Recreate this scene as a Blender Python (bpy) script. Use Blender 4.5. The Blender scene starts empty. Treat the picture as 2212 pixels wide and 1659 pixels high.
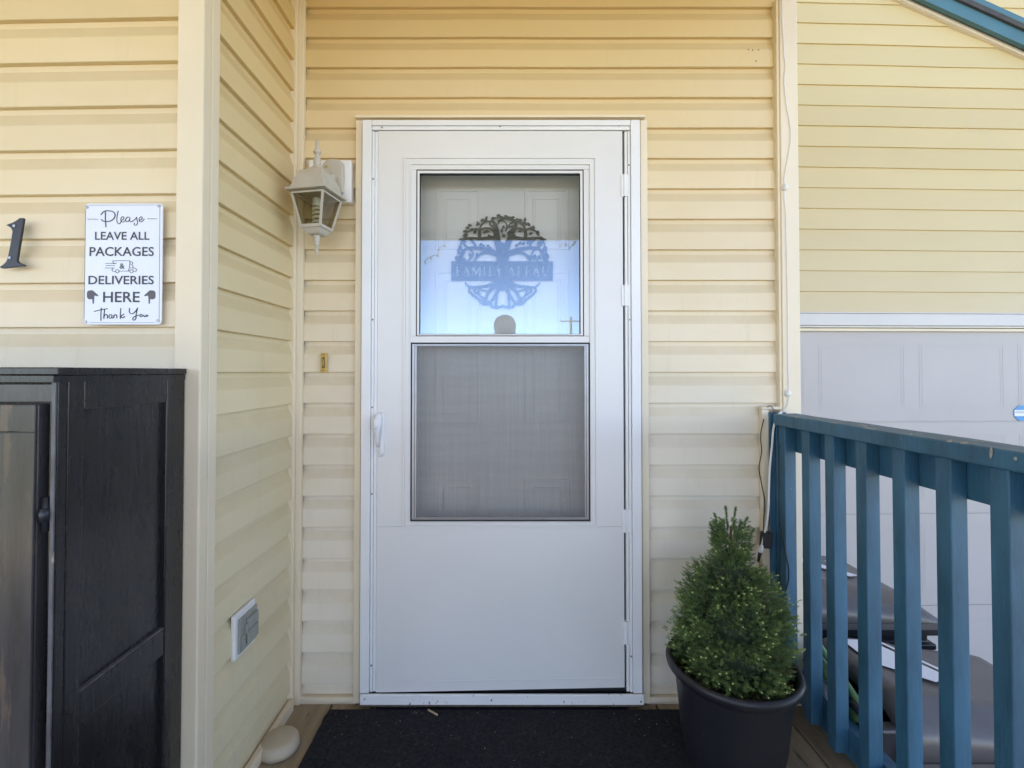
import bpy, bmesh, math, random
import numpy as np
from mathutils import Vector, Matrix
random.seed(7); rng = np.random.default_rng(7)
R = math.radians
sc = bpy.context.scene
COL = sc.collection

# ------------------------------------------------------------ camera
EYE = 1.24; FPX = 1024.0; PU, PV = 1085.0, 786.0; PITCH = math.atan(17/1024)
cam = bpy.data.cameras.new('camera'); camo = bpy.data.objects.new('camera', cam); COL.objects.link(camo)
camo.location = (0, 0, EYE); camo.rotation_euler = (math.pi/2+PITCH, 0, 0)
cam.sensor_width = 36; cam.lens = 36*FPX/2212
cam.shift_x = (1106-PU)/2212; cam.shift_y = -(829.5-PV)/2212
cam.clip_start = .02; cam.clip_end = 2000
sc.camera = camo

# ------------------------------------------------------------ world, sun, exposure
SUN_EL, SUN_AZ = 42.0, -20.0          # azimuth from +Y (the house side), negative towards -X
world = bpy.data.worlds.new("World"); sc.world = world; world.use_nodes = True
wn = world.node_tree
for n in list(wn.nodes): wn.nodes.remove(n)
sky = wn.nodes.new('ShaderNodeTexSky'); sky.sky_type = 'NISHITA'; sky.sun_disc = False
sky.sun_elevation = R(SUN_EL); sky.sun_rotation = R(SUN_AZ)
sky.air_density = .45; sky.dust_density = .05; sky.ozone_density = .8; sky.altitude = 1500
bg = wn.nodes.new('ShaderNodeBackground'); bg.inputs[1].default_value = .15
wo = wn.nodes.new('ShaderNodeOutputWorld')
wn.links.new(sky.outputs[0], bg.inputs[0]); wn.links.new(bg.outputs[0], wo.inputs[0])
sun = bpy.data.lights.new('sun', 'SUN'); sun.energy = 4.2; sun.angle = R(.5); sun.color = (1, .93, .82)
so = bpy.data.objects.new('sun', sun); COL.objects.link(so)
sd = Vector((math.sin(R(SUN_AZ))*math.cos(R(SUN_EL)), math.cos(R(SUN_AZ))*math.cos(R(SUN_EL)), math.sin(R(SUN_EL))))
so.rotation_euler = sd.to_track_quat('Z', 'Y').to_euler(); so.location = (0, 20, 20)
sc.view_settings.view_transform = 'Standard'; sc.view_settings.look = 'None'
sc.view_settings.gamma = 1; sc.view_settings.use_curve_mapping = False
sc.view_settings.exposure = 2.76
try:
    sc.view_settings.use_white_balance = True
    sc.view_settings.white_balance_temperature = 8350
    sc.view_settings.white_balance_tint = 16
except Exception: pass
sc.cycles.max_bounces = 10; sc.cycles.diffuse_bounces = 6; sc.cycles.transparent_max_bounces = 12

# ------------------------------------------------------------ measuring help: a photo pixel (2212 px wide) on a plane of the place
def ray(u, v):
    a = (u-PU)/FPX; b = -(v-PV)/FPX; c, s = math.cos(PITCH), math.sin(PITCH)
    return Vector((a, c-b*s, s+b*c))
def at(u, v, Y):
    d = ray(u, v); return Vector((0, 0, EYE))+d*(Y/d.y)
def atX(u, v, X):
    d = ray(u, v); return Vector((0, 0, EYE))+d*(X/d.x)
def atZ(u, v, Z):
    d = ray(u, v); return Vector((0, 0, EYE))+d*((Z-EYE)/d.z)

# ------------------------------------------------------------ materials
def newmat(name):
    m = bpy.data.materials.new(name); m.use_nodes = True
    nt = m.node_tree; b = nt.nodes['Principled BSDF']; return m, nt, b
def L(nt, a, b): nt.links.new(a, b)
def node(nt, t, **k):
    n = nt.nodes.new(t)
    for q, v in k.items(): setattr(n, q, v)
    return n
def pos(nt, scale=(1, 1, 1)):
    g = node(nt, 'ShaderNodeNewGeometry'); mp = node(nt, 'ShaderNodeMapping')
    mp.inputs['Scale'].default_value = scale; L(nt, g.outputs['Position'], mp.inputs['Vector']); return mp.outputs[0]
def noise(nt, vec, scale, detail=4, rough=.55):
    n = node(nt, 'ShaderNodeTexNoise'); n.inputs['Scale'].default_value = scale
    n.inputs['Detail'].default_value = detail; n.inputs['Roughness'].default_value = rough
    L(nt, vec, n.inputs['Vector']); return n.outputs['Fac']
def ramp(nt, fac, stops):
    r = node(nt, 'ShaderNodeValToRGB'); e = r.color_ramp.elements
    while len(e) < len(stops): e.new(.5)
    for i, (p, c) in enumerate(stops):
        e[i].position = p; e[i].color = (*c, 1) if len(c) == 3 else c
    L(nt, fac, r.inputs[0]); return r.outputs[0]
def mixc(nt, fac, a, b, mode='MIX'):
    m = node(nt, 'ShaderNodeMix', data_type='RGBA', blend_type=mode)
    for s, x in ((0, fac), (6, a), (7, b)):
        if isinstance(x, (int, float)): m.inputs[s].default_value = x
        elif isinstance(x, tuple): m.inputs[s].default_value = (*x, 1)
        else: L(nt, x, m.inputs[s])
    return m.outputs[2]
def bump(nt, b, h, strength=.2, dist=.002):
    n = node(nt, 'ShaderNodeBump'); n.inputs['Strength'].default_value = strength; n.inputs['Distance'].default_value = dist
    L(nt, h, n.inputs['Height']); L(nt, n.outputs[0], b.inputs['Normal'])
def sc3(c, k): return tuple(min(1, x*k) for x in c)
def mat(name, col, rough=.5, var=.06, scale=6, stretch=(1, 1, 1), bm=0, bscale=150, bstretch=None, spots=None, spot_scale=25, spot_at=.72,
        metallic=0, spec=.5, coat=0, dist=.002):
    m, nt, b = newmat(name)
    c = ramp(nt, noise(nt, pos(nt, stretch), scale, 5), [(.3, sc3(col, 1-var)), (.7, sc3(col, 1+var))])
    if spots:
        f = ramp(nt, noise(nt, pos(nt, stretch), spot_scale, 4, .6), [(spot_at, (0, 0, 0)), (min(.99, spot_at+.05), (1, 1, 1))])
        c = mixc(nt, f, c, spots)
    L(nt, c, b.inputs['Base Color'])
    r = node(nt, 'ShaderNodeMapRange'); r.inputs[3].default_value = max(0, rough-.07); r.inputs[4].default_value = min(1, rough+.07)
    L(nt, noise(nt, pos(nt, stretch), scale*3, 3), r.inputs[0]); L(nt, r.outputs[0], b.inputs['Roughness'])
    b.inputs['Metallic'].default_value = metallic; b.inputs['Specular IOR Level'].default_value = spec
    b.inputs['Coat Weight'].default_value = coat
    if bm: bump(nt, b, noise(nt, pos(nt, bstretch or stretch), bscale, 4), bm, dist)
    return m

def siding_mat(name, col, pale):
    m, nt, b = newmat(name)
    g = node(nt, 'ShaderNodeNewGeometry'); sx = node(nt, 'ShaderNodeSeparateXYZ'); L(nt, g.outputs['Position'], sx.inputs[0])
    # light put into the colour by height: warm bounce above, paler below
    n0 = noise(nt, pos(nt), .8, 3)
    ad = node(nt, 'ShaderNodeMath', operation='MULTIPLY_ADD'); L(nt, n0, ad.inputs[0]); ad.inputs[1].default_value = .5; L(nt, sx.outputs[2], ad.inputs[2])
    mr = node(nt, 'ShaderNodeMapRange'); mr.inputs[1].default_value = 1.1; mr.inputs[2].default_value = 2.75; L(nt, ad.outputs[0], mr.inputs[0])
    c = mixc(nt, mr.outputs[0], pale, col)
    oi = node(nt, 'ShaderNodeObjectInfo')
    rr = node(nt, 'ShaderNodeMapRange'); rr.inputs[3].default_value = .955; rr.inputs[4].default_value = 1.02; L(nt, oi.outputs['Random'], rr.inputs[0])
    hs = node(nt, 'ShaderNodeHueSaturation'); L(nt, c, hs.inputs['Color']); L(nt, rr.outputs[0], hs.inputs['Value'])
    # faint weather film: long smears and small flecks
    sm = ramp(nt, noise(nt, pos(nt, (1, 1, 2.2)), 2.6, 5, .55), [(.42, (0, 0, 0)), (.85, (.35, .35, .35))])
    c = mixc(nt, sm, hs.outputs[0], sc3(col, .86))
    sn = node(nt, 'ShaderNodeSeparateXYZ'); L(nt, g.outputs['Normal'], sn.inputs[0])      # dust on the sloping ledges, their shaded band painted in with it
    ld = node(nt, 'ShaderNodeMapRange'); ld.inputs[1].default_value = .12; ld.inputs[2].default_value = .3; ld.inputs[4].default_value = .30; L(nt, sn.outputs[2], ld.inputs[0])
    lm = node(nt, 'ShaderNodeMath', operation='MULTIPLY'); L(nt, ld.outputs[0], lm.inputs[0])
    L(nt, ramp(nt, noise(nt, pos(nt, (1.5, 1.5, 1)), 6, 5, .6), [(.25, (.45, .45, .45)), (.75, (1, 1, 1))]), lm.inputs[1])
    c = mixc(nt, lm.outputs[0], c, (.46, .35, .18))
    dn = ramp(nt, noise(nt, pos(nt, (1, 1, 1)), 42, 3, .5), [(.79, (0, 0, 0)), (.83, (.5, .5, .5))])
    c = mixc(nt, dn, c, (.30, .24, .15))
    st = ramp(nt, noise(nt, pos(nt, (9, 9, 1.1)), 3.0, 5, .6), [(.56, (0, 0, 0)), (.82, (.30, .30, .30))])
    c = mixc(nt, st, c, (.58, .50, .33))
    L(nt, c, b.inputs['Base Color'])
    b.inputs['Roughness'].default_value = .48; b.inputs['Specular IOR Level'].default_value = .35
    bump(nt, b, noise(nt, pos(nt, (1, 1, 5)), 70, 4, .6), .12, .0008)
    return m
M = {}
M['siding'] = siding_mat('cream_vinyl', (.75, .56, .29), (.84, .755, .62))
M['side_siding'] = siding_mat('cream_vinyl_side', (.74, .54, .27), (.78, .665, .44))  # same vinyl, yellower and darker on the side wall
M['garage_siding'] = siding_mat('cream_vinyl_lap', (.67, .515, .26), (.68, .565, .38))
M['trim'] = mat('cream_trim', (.80, .68, .50), .5, .04, 3, spots=(.5, .42, .3), spot_scale=30, spot_at=.74, bm=.08, bscale=40)
M['white'] = mat('white_paint', (.75, .735, .705), .32, .025, 2.5, spots=(.55, .52, .48), spot_scale=38, spot_at=.76, bm=.05, bscale=18)
M['frame_white'] = mat('frame_paint', (.80, .80, .79), .36, .03, 4, spots=(.42, .36, .30), spot_scale=60, spot_at=.75, bm=.08, bscale=50)
def peeling(name, col, z0, z1):
    m = mat(name, col, .36, .03, 4, bm=.10, bscale=50); nt = m.node_tree; b = nt.nodes['Principled BSDF']; src = b.inputs['Base Color'].links[0].from_socket
    g = node(nt, 'ShaderNodeNewGeometry'); sx = node(nt, 'ShaderNodeSeparateXYZ'); L(nt, g.outputs['Position'], sx.inputs[0])
    mr = node(nt, 'ShaderNodeMapRange'); mr.inputs[1].default_value = z0; mr.inputs[2].default_value = z1; mr.inputs[3].default_value = .115; mr.inputs[4].default_value = -.02; L(nt, sx.outputs[2], mr.inputs[0])
    ad = node(nt, 'ShaderNodeMath', operation='ADD'); L(nt, noise(nt, pos(nt, (1, 1, .45)), 75, 5, .6), ad.inputs[0]); L(nt, mr.outputs[0], ad.inputs[1])
    f = ramp(nt, ad.outputs[0], [(.735, (0, 0, 0)), (.765, (1, 1, 1))])
    L(nt, mixc(nt, f, src, (.17, .12, .085)), b.inputs['Base Color']); return m
M['frame_white'] = peeling('frame_paint', (.80, .80, .79), .06, .20)
M['lintel'] = mat('lintel_paint', (.62, .58, .53), .4, .03, 4, spots=(.3, .26, .2), spot_scale=40, spot_at=.74)
M['door_inner'] = mat('off_white_door', (.76, .72, .64), .45, .03, 3, bm=.05, bscale=60)
M['garage_door'] = mat('garage_door_paint', (.50, .455, .42), .5, .025, 2, bm=.35, bscale=90, bstretch=(1, 1, 9), dist=.001)
M['rubber'] = mat('black_gasket', (.012, .013, .016), .6, .1, 30)
M['screw'] = mat('screw_steel', (.25, .23, .21), .4, .2, 200, metallic=.8)
M['alu'] = mat('mill_aluminium', (.34, .35, .37), .35, .06, 20, metallic=.6)
M['sheath'] = mat('sheathing', (.35, .28, .2), .9, .1, 3)
M['soffit'] = mat('soffit_vinyl', (.76, .60, .34), .55, .04, 2)
M['teal'] = mat('teal_paint', (.05, .16, .19), .5, .1, 5)
M['shingle'] = mat('asphalt_shingle', (.07, .065, .06), .9, .2, 30, bm=.5)
M['blue'] = mat('blue_paint', (.026, .122, .195), .46, .26, 6, stretch=(3, 3, .8), spots=(.22, .28, .30), spot_scale=19, spot_at=.725, bm=.45, bscale=26, bstretch=(5, 5, .7), dist=.003)
M['blue_top'] = mat('worn_blue_paint', (.035, .12, .17), .5, .22, 9, stretch=(3, 1.2, 3), spots=(.30, .29, .24), spot_scale=11, spot_at=.60, bm=.5, bscale=30, bstretch=(6, 1, 6), dist=.003)
M['black_wood'] = mat('black_painted_wood', (.017, .017, .018), .27, .35, 5, stretch=(3, 3, .7), spots=(.11, .08, .055), spot_scale=15, spot_at=.74, bm=.16, bscale=22, bstretch=(5, 5, .6), dist=.004)
M['sky_glare_wood'] = mat('sky_glare_black_paint', (.062, .058, .060), .26, .35, 4, stretch=(4, 4, .5), spots=(.12, .085, .065), spot_scale=6, spot_at=.60, bm=.3, bscale=22, bstretch=(5, 5, .6), dist=.003)  # black paint lightened to carry sky glare on the cabinet front
M['worn_edge'] = mat('worn_black_edge', (.12, .12, .13), .4, .4, 40, stretch=(1, 1, .4), spots=(.42, .38, .30), spot_scale=45, spot_at=.64)
M['black_metal'] = mat('black_iron', (.022, .024, .03), .38, .15, 40, bm=.15, bscale=200)
M['lamp'] = mat('aged_white_enamel', (.52, .47, .39), .42, .08, 12, spots=(.5, .42, .32), spot_scale=50, spot_at=.68, bm=.12, bscale=90)
M['lampwhite'] = mat('white_plastic', (.80, .79, .77), .4, .02, 8)
M['bulb'] = mat('bulb_glass', (.78, .76, .68), .25, .02, 8)
M['brass'] = mat('brass', (.55, .37, .12), .4, .18, 60, metallic=.7)
M['brown'] = mat('dark_brown', (.10, .06, .03), .5, .1, 40)
M['sign'] = mat('sign_enamel', (.76, .79, .86), .3, .02, 5)
M['ink'] = mat('sign_ink', (.045, .045, .055), .5, .03, 20)
M['hand'] = mat('sign_ink_grey', (.10, .09, .10), .5, .03, 20)
M['grey_plastic'] = mat('grey_plastic', (.30, .31, .27), .45, .05, 30)
M['black_rubber'] = mat('black_cord', (.012, .012, .014), .5, .1, 30)
M['white_cord'] = mat('white_cord', (.78, .77, .76), .45, .03, 30)
M['pot'] = mat('dark_pot_plastic', (.017, .017, .021), .42, .10, 9, spots=(.10, .09, .08), spot_scale=40, spot_at=.72, bm=.1, bscale=80)
M['bin'] = mat('black_bin_plastic', (.018, .018, .022), .38, .1, 20, bm=.2, bscale=150)
M['bin_lid'] = mat('grey_bin_lid', (.105, .095, .092), .33, .12, 9, spots=(.20, .19, .15), spot_scale=13, spot_at=.66, bm=.2, bscale=90)
M['bin_green'] = mat('green_bin_plastic', (.10, .21, .085), .3, .15, 14, bm=.1)
M['sticker'] = mat('white_sticker', (.78, .79, .82), .4, .02, 10)
M['sticker_blue'] = mat('blue_sticker', (.03, .28, .55), .35, .1, 60)
M['tan_wood'] = mat('weathered_deck_wood', (.33, .25, .16), .8, .22, 7, stretch=(6, .8, 1), spots=(.12, .085, .05), spot_scale=9, spot_at=.62, bm=.5, bscale=30, bstretch=(8, .7, 1), dist=.003)
M['concrete'] = mat('concrete', (.42, .40, .37), .9, .1, 1.5, spots=(.3, .28, .25), spot_scale=6, spot_at=.6, bm=.3)
M['grassg'] = mat('lawn', (.10, .13, .045), .9, .25, 2.5, bm=.4)
M['wood_pole'] = mat('pole_wood', (.20, .17, .14), .9, .15, 12)
M['needle_dry'] = mat('twig_bark', (.16, .10, .05), .8, .2, 40)
M['skin'] = mat('skin', (.40, .27, .21), .5, .05, 20)
M['hair'] = mat('dark_hair', (.03, .025, .022), .5, .1, 100)
M['jacket'] = mat('dark_jacket', (.05, .055, .07), .8, .1, 20)
M['jeans'] = mat('jeans', (.06, .08, .14), .8, .1, 40)
M['shoe'] = mat('shoe_leather', (.03, .025, .02), .5, .1, 40)
M['cap_cream'] = mat('cream_plastic', (.50, .42, .31), .5, .05, 12)
M['steel'] = mat('dull_steel', (.4, .4, .42), .4, .1, 60, metallic=.8)
M['tree_sign'] = mat('dark_bronze_steel', (.022, .015, .012), .45, .15, 30)
M['straw'] = mat('dry_straw', (.55, .42, .26), .8, .1, 40)
M['sill_dirt'] = mat('dirt', (.16, .11, .07), .9, .3, 60)  # plain brown for the strip under the door sill

def mat_needles():
    m, nt, b = newmat('spruce_needles')
    at_ = node(nt, 'ShaderNodeAttribute', attribute_name='tone')
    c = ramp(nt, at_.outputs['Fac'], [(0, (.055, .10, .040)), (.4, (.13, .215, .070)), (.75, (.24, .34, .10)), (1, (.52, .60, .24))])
    L(nt, c, b.inputs['Base Color']); b.inputs['Roughness'].default_value = .55
    b.inputs['Subsurface Weight'].default_value = 0
    return m
M['needles'] = mat_needles()
def mat_soil():
    m, nt, b = newmat('potting_soil')
    n = noise(nt, pos(nt), 120, 6, .7)
    c = ramp(nt, n, [(.35, (.012, .008, .006)), (.55, (.045, .028, .018)), (.72, (.20, .13, .08))])
    L(nt, c, b.inputs['Base Color']); b.inputs['Roughness'].default_value = .95
    bump(nt, b, n, 1.0, .01); return m
M['soil'] = mat_soil()
def mat_mat():
    m, nt, b = newmat('black_carpet_mat')
    n = noise(nt, pos(nt), 110, 6, .78); d = ramp(nt, noise(nt, pos(nt), 30, 6, .72), [(.60, (0, 0, 0)), (.80, (.75, .75, .75))])
    c = mixc(nt, d, ramp(nt, n, [(.3, (.006, .006, .009)), (.7, (.042, .041, .048))]), (.13, .115, .10))
    L(nt, c, b.inputs['Base Color']); b.inputs['Roughness'].default_value = .95; b.inputs['Specular IOR Level'].default_value = .2
    bump(nt, b, n, 1.0, .006); return m
M['mat'] = mat_mat()
def mat_glass(name, refl, tint=(1, 1, 1), ior=1.5, coat=(1, 1, 1)):
    m, nt, b = newmat(name); nt.nodes.remove(b); out = nt.nodes['Material Output']
    tr = node(nt, 'ShaderNodeBsdfTransparent'); tr.inputs[0].default_value = (*tint, 1)
    gl = node(nt, 'ShaderNodeBsdfGlossy'); gl.inputs['Roughness'].default_value = .004; gl.inputs[0].default_value = (*coat, 1)
    fr = node(nt, 'ShaderNodeFresnel'); fr.inputs[0].default_value = ior
    ad = node(nt, 'ShaderNodeMath', operation='ADD', use_clamp=True); ad.inputs[1].default_value = refl; L(nt, fr.outputs[0], ad.inputs[0])
    mx = node(nt, 'ShaderNodeMixShader'); L(nt, ad.outputs[0], mx.inputs[0]); L(nt, tr.outputs[0], mx.inputs[1]); L(nt, gl.outputs[0], mx.inputs[2])
    L(nt, mx.outputs[0], out.inputs[0]); return m
M['glass'] = mat_glass('door_glass', .055, coat=(.60, .82, 1.0))
M['lamp_glass'] = mat_glass('lantern_glass', .01, (.62, .60, .50), 1.12)
def mat_screen():
    m, nt, b = newmat('insect_mesh'); out = nt.nodes['Material Output']
    b.inputs['Base Color'].default_value = (.19, .195, .21, 1); b.inputs['Roughness'].default_value = .45
    g = node(nt, 'ShaderNodeNewGeometry'); sx = node(nt, 'ShaderNodeSeparateXYZ'); L(nt, g.outputs['Position'], sx.inputs[0])
    fs = []
    for ax in (0, 2):
        mu = node(nt, 'ShaderNodeMath', operation='MULTIPLY'); mu.inputs[1].default_value = 1/.0021; L(nt, sx.outputs[ax], mu.inputs[0])
        fr = node(nt, 'ShaderNodeMath', operation='FRACT'); L(nt, mu.outputs[0], fr.inputs[0])
        lt = node(nt, 'ShaderNodeMath', operation='LESS_THAN'); L(nt, fr.outputs[0], lt.inputs[0]); fs.append(lt)
        wv = node(nt, 'ShaderNodeMapRange'); wv.inputs[1].default_value = .3; wv.inputs[2].default_value = .7; wv.inputs[3].default_value = .20; wv.inputs[4].default_value = .33
        L(nt, noise(nt, pos(nt, (1, 1, 14) if ax else (40, 1, 1)), 3, 3), wv.inputs[0]); L(nt, wv.outputs[0], lt.inputs[1])
    mxm = node(nt, 'ShaderNodeMath', operation='MAXIMUM'); L(nt, fs[0].outputs[0], mxm.inputs[0]); L(nt, fs[1].outputs[0], mxm.inputs[1])
    tr = node(nt, 'ShaderNodeBsdfTransparent'); mx = node(nt, 'ShaderNodeMixShader')
    L(nt, mxm.outputs[0], mx.inputs[0]); L(nt, tr.outputs[0], mx.inputs[1]); L(nt, b.outputs[0], mx.inputs[2]); L(nt, mx.outputs[0], out.inputs[0])
    return m
M['screen'] = mat_screen()

# ------------------------------------------------------------ object helpers
def link(name, me, m=None, parent=None, bev=0, smooth=False):
    o = bpy.data.objects.new(name, me); COL.objects.link(o)
    if m is not None:
        ms = m if isinstance(m, (list, tuple)) else [m]
        if not me.materials:
            for q in ms: me.materials.append(q)
    if parent is not None: o.parent = parent
    if bev:
        b = o.modifiers.new('edge', 'BEVEL'); b.width = bev; b.segments = 2; b.limit_method = 'ANGLE'; b.angle_limit = R(35); b.harden_normals = False
    if smooth: 
        for p in me.polygons: p.use_smooth = True
    return o
def empty(name, loc=(0, 0, 0), rz=0, parent=None):
    o = bpy.data.objects.new(name, None); COL.objects.link(o); o.location = loc; o.rotation_euler = (0, 0, rz)
    o.empty_display_size = .1
    if parent is not None: o.parent = parent
    return o
def tag(o, label=None, cat=None, group=None, kind=None):
    if label: o['label'] = label
    if cat: o['category'] = cat
    if group: o['group'] = group
    if kind: o['kind'] = kind
    return o
class MB:
    def __init__(s): s.v = []; s.f = []; s.mi = []
    def add(s, vs, fs, mi=0):
        k = len(s.v); s.v += [tuple(p) for p in vs]; s.f += [tuple(i+k for i in f) for f in fs]; s.mi += [mi]*len(fs); return s
    def box(s, x0, y0, z0, x1, y1, z1, mi=0):
        x0, x1 = sorted((x0, x1)); y0, y1 = sorted((y0, y1)); z0, z1 = sorted((z0, z1))
        return s.add([(x0, y0, z0), (x1, y0, z0), (x1, y1, z0), (x0, y1, z0), (x0, y0, z1), (x1, y0, z1), (x1, y1, z1), (x0, y1, z1)],
                     [(0, 3, 2, 1), (4, 5, 6, 7), (0, 1, 5, 4), (1, 2, 6, 5), (2, 3, 7, 6), (3, 0, 4, 7)], mi)
    def prism(s, pts, y0, y1, mi=0):      # pts: (x,z) polygon, extruded along y
        a = sum(pts[i][0]*pts[(i+1) % len(pts)][1]-pts[(i+1) % len(pts)][0]*pts[i][1] for i in range(len(pts)))
        if a < 0: pts = pts[::-1]
        n = len(pts); y0, y1 = sorted((y0, y1))
        return s.add([(x, y0, z) for x, z in pts]+[(x, y1, z) for x, z in pts],
                     [tuple(range(n)), tuple(range(2*n-1, n-1, -1))]+[(i, i+n, (i+1) % n+n, (i+1) % n) for i in range(n)], mi)
    def ring(s, o, i, y0, y1, mi=0):      # rectangular frame: o, i = (x0,z0,x1,z1); front y0, back y1
        ox0, oz0, ox1, oz1 = o; ix0, iz0, ix1, iz1 = i
        vs = []
        for y in (y0, y1):
            vs += [(ox0, y, oz0), (ox1, y, oz0), (ox1, y, oz1), (ox0, y, oz1), (ix0, y, iz0), (ix1, y, iz0), (ix1, y, iz1), (ix0, y, iz1)]
        fs = []
        for k in range(4):
            j = (k+1) % 4
            fs += [(k, j, j+4, k+4), (k+8, k+12, j+12, j+8), (k, k+8, j+8, j), (k+4, j+4, j+12, k+12)]
        return s.add(vs, fs, mi)
    def frusta(s, prof, cx=0, cy=0, mi=0, cap=True):   # square stack: (half, z)
        vs = []; fs = []
        for h, z in prof: vs += [(cx-h, cy-h, z), (cx+h, cy-h, z), (cx+h, cy+h, z), (cx-h, cy+h, z)]
        for k in range(len(prof)-1):
            for j in range(4): fs.append((4*k+j, 4*k+(j+1) % 4, 4*k+4+(j+1) % 4, 4*k+4+j))
        if cap: fs += [(3, 2, 1, 0), tuple(4*(len(prof)-1)+j for j in range(4))]
        return s.add(vs, fs, mi)
    def lathe(s, prof, cx=0, cy=0, seg=24, mi=0):
        vs = []; fs = []
        for r, z in prof:
            for k in range(seg):
                a = 2*math.pi*k/seg; vs.append((cx+r*math.cos(a), cy+r*math.sin(a), z))
        for i in range(len(prof)-1):
            for k in range(seg):
                j = (k+1) % seg; fs.append((i*seg+k, i*seg+j, (i+1)*seg+j, (i+1)*seg+k))
        return s.add(vs, fs, mi)
    def disc(s, c, r, n=14, axis='y', depth=.002, mi=0):
        vs = []
        for d in (0, 1):
            for k in range(n):
                a = 2*math.pi*k/n
                if axis == 'y': vs.append((c[0]+r*math.cos(a), c[1]+d*depth, c[2]+r*math.sin(a)))
                elif axis == 'x': vs.append((c[0]-d*depth, c[1]+r*math.cos(a), c[2]+r*math.sin(a)))
                else: vs.append((c[0]+r*math.cos(a), c[1]+r*math.sin(a), c[2]-d*depth))
        return s.add(vs, [tuple(range(n)), tuple(range(2*n-1, n-1, -1))]+[(i, i+n, (i+1) % n+n, (i+1) % n) for i in range(n)], mi)
    def mesh(s, name):
        me = bpy.data.meshes.new(name); me.from_pydata(s.v, [], s.f)
        me.polygons.foreach_set('material_index', s.mi); 
        bm_ = bmesh.new(); bm_.from_mesh(me); bmesh.ops.recalc_face_normals(bm_, faces=bm_.faces); bm_.to_mesh(me); bm_.free()
        me.update(); return me
    def build(s, name, m, parent=None, bev=0, smooth=False):
        me = s.mesh(name)
        for q in (m if isinstance(m, (list, tuple)) else [m]): me.materials.append(q)
        return link(name, me, None, parent, bev, smooth)
def smooth_by_angle(o, ang=40):
    me = o.data
    for p in me.polygons: p.use_smooth = True
    bm_ = bmesh.new(); bm_.from_mesh(me)
    for e in bm_.edges:
        if len(e.link_faces) == 2 and e.calc_face_angle(0) > R(ang): e.smooth = False
    bm_.to_mesh(me); bm_.free()
def tube(name, pts, r, m, parent=None, res=3, cyclic=False, flat=None, spline='BEZIER'):
    cu = bpy.data.curves.new(name, 'CURVE'); cu.dimensions = '3D'; cu.bevel_depth = r; cu.bevel_resolution = res; cu.resolution_u = 8
    cu.use_fill_caps = True
    sp = cu.splines.new(spline)
    if spline == 'BEZIER':
        sp.bezier_points.add(len(pts)-1)
        for b, p in zip(sp.bezier_points, pts): b.co = p; b.handle_left_type = b.handle_right_type = 'AUTO'
    else:
        sp.points.add(len(pts)-1)
        for b, p in zip(sp.points, pts): b.co = (*p, 1)
    sp.use_cyclic_u = cyclic
    cu.materials.append(m)
    o = bpy.data.objects.new(name, cu); me = bpy.data.meshes.new_from_object(o); bpy.data.objects.remove(o); bpy.data.curves.remove(cu)
    for p in me.polygons: p.use_smooth = True
    return link(name, me, None, parent)
def tube_mesh(name, lines, r, m, parent=None, res=2):     # several strokes -> one mesh
    cu = bpy.data.curves.new(name, 'CURVE'); cu.dimensions = '3D'; cu.bevel_depth = r; cu.bevel_resolution = res; cu.resolution_u = 6; cu.use_fill_caps = True
    for pts in lines:
        sp = cu.splines.new('BEZIER'); sp.bezier_points.add(len(pts)-1)
        for b, p in zip(sp.bezier_points, pts): b.co = p; b.handle_left_type = b.handle_right_type = 'AUTO'
    o = bpy.data.objects.new(name, cu); me = bpy.data.meshes.new_from_object(o); bpy.data.objects.remove(o)
    me.materials.clear(); me.materials.append(m)
    return link(name, me, None, parent)
def text_mesh(body, size, cx, cz, width, y, m, name, parent, thick=.0004, offset=0.0, height=None):
    cu = bpy.data.curves.new(name, 'FONT'); cu.body = body; cu.size = 1; cu.extrude = 0; cu.offset = offset; cu.resolution_u = 3
    o = bpy.data.objects.new(name, cu); me = bpy.data.meshes.new_from_object(o); bpy.data.objects.remove(o)
    n = len(me.vertices); co = np.empty(n*3); me.vertices.foreach_get('co', co); co = co.reshape(-1, 3)
    mn, mx = co.min(0), co.max(0); sx = width/(mx[0]-mn[0]); sz = (height/(mx[1]-mn[1])) if height else sx
    x = cx+(co[:, 0]-(mn[0]+mx[0])/2)*sx; z = cz+(co[:, 1]-(mn[1]+mx[1])/2)*sz
    me.vertices.foreach_set('co', np.stack([x, np.full(n, y), z], 1).ravel()); me.update()
    me.materials.clear(); me.materials.append(m)
    return link(name, me, None, parent)

# ============================================================ THE HOUSE
YD = 1.75          # face of the door wall
YL = 1.196         # face of the wall on the left
XS = -.759         # face of the short side wall
YG = 2.69          # face of the garage wall
house = tag(empty('house', (0, YD, 0)), 'cream vinyl-sided house with a white storm door and a garage wing', 'house')
_inv = Matrix.Translation((0, -YD, 0))
def hp(o):                                   # hand a world-space part to the house
    o.parent = house; o.matrix_parent_inverse = _inv; return o

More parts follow.
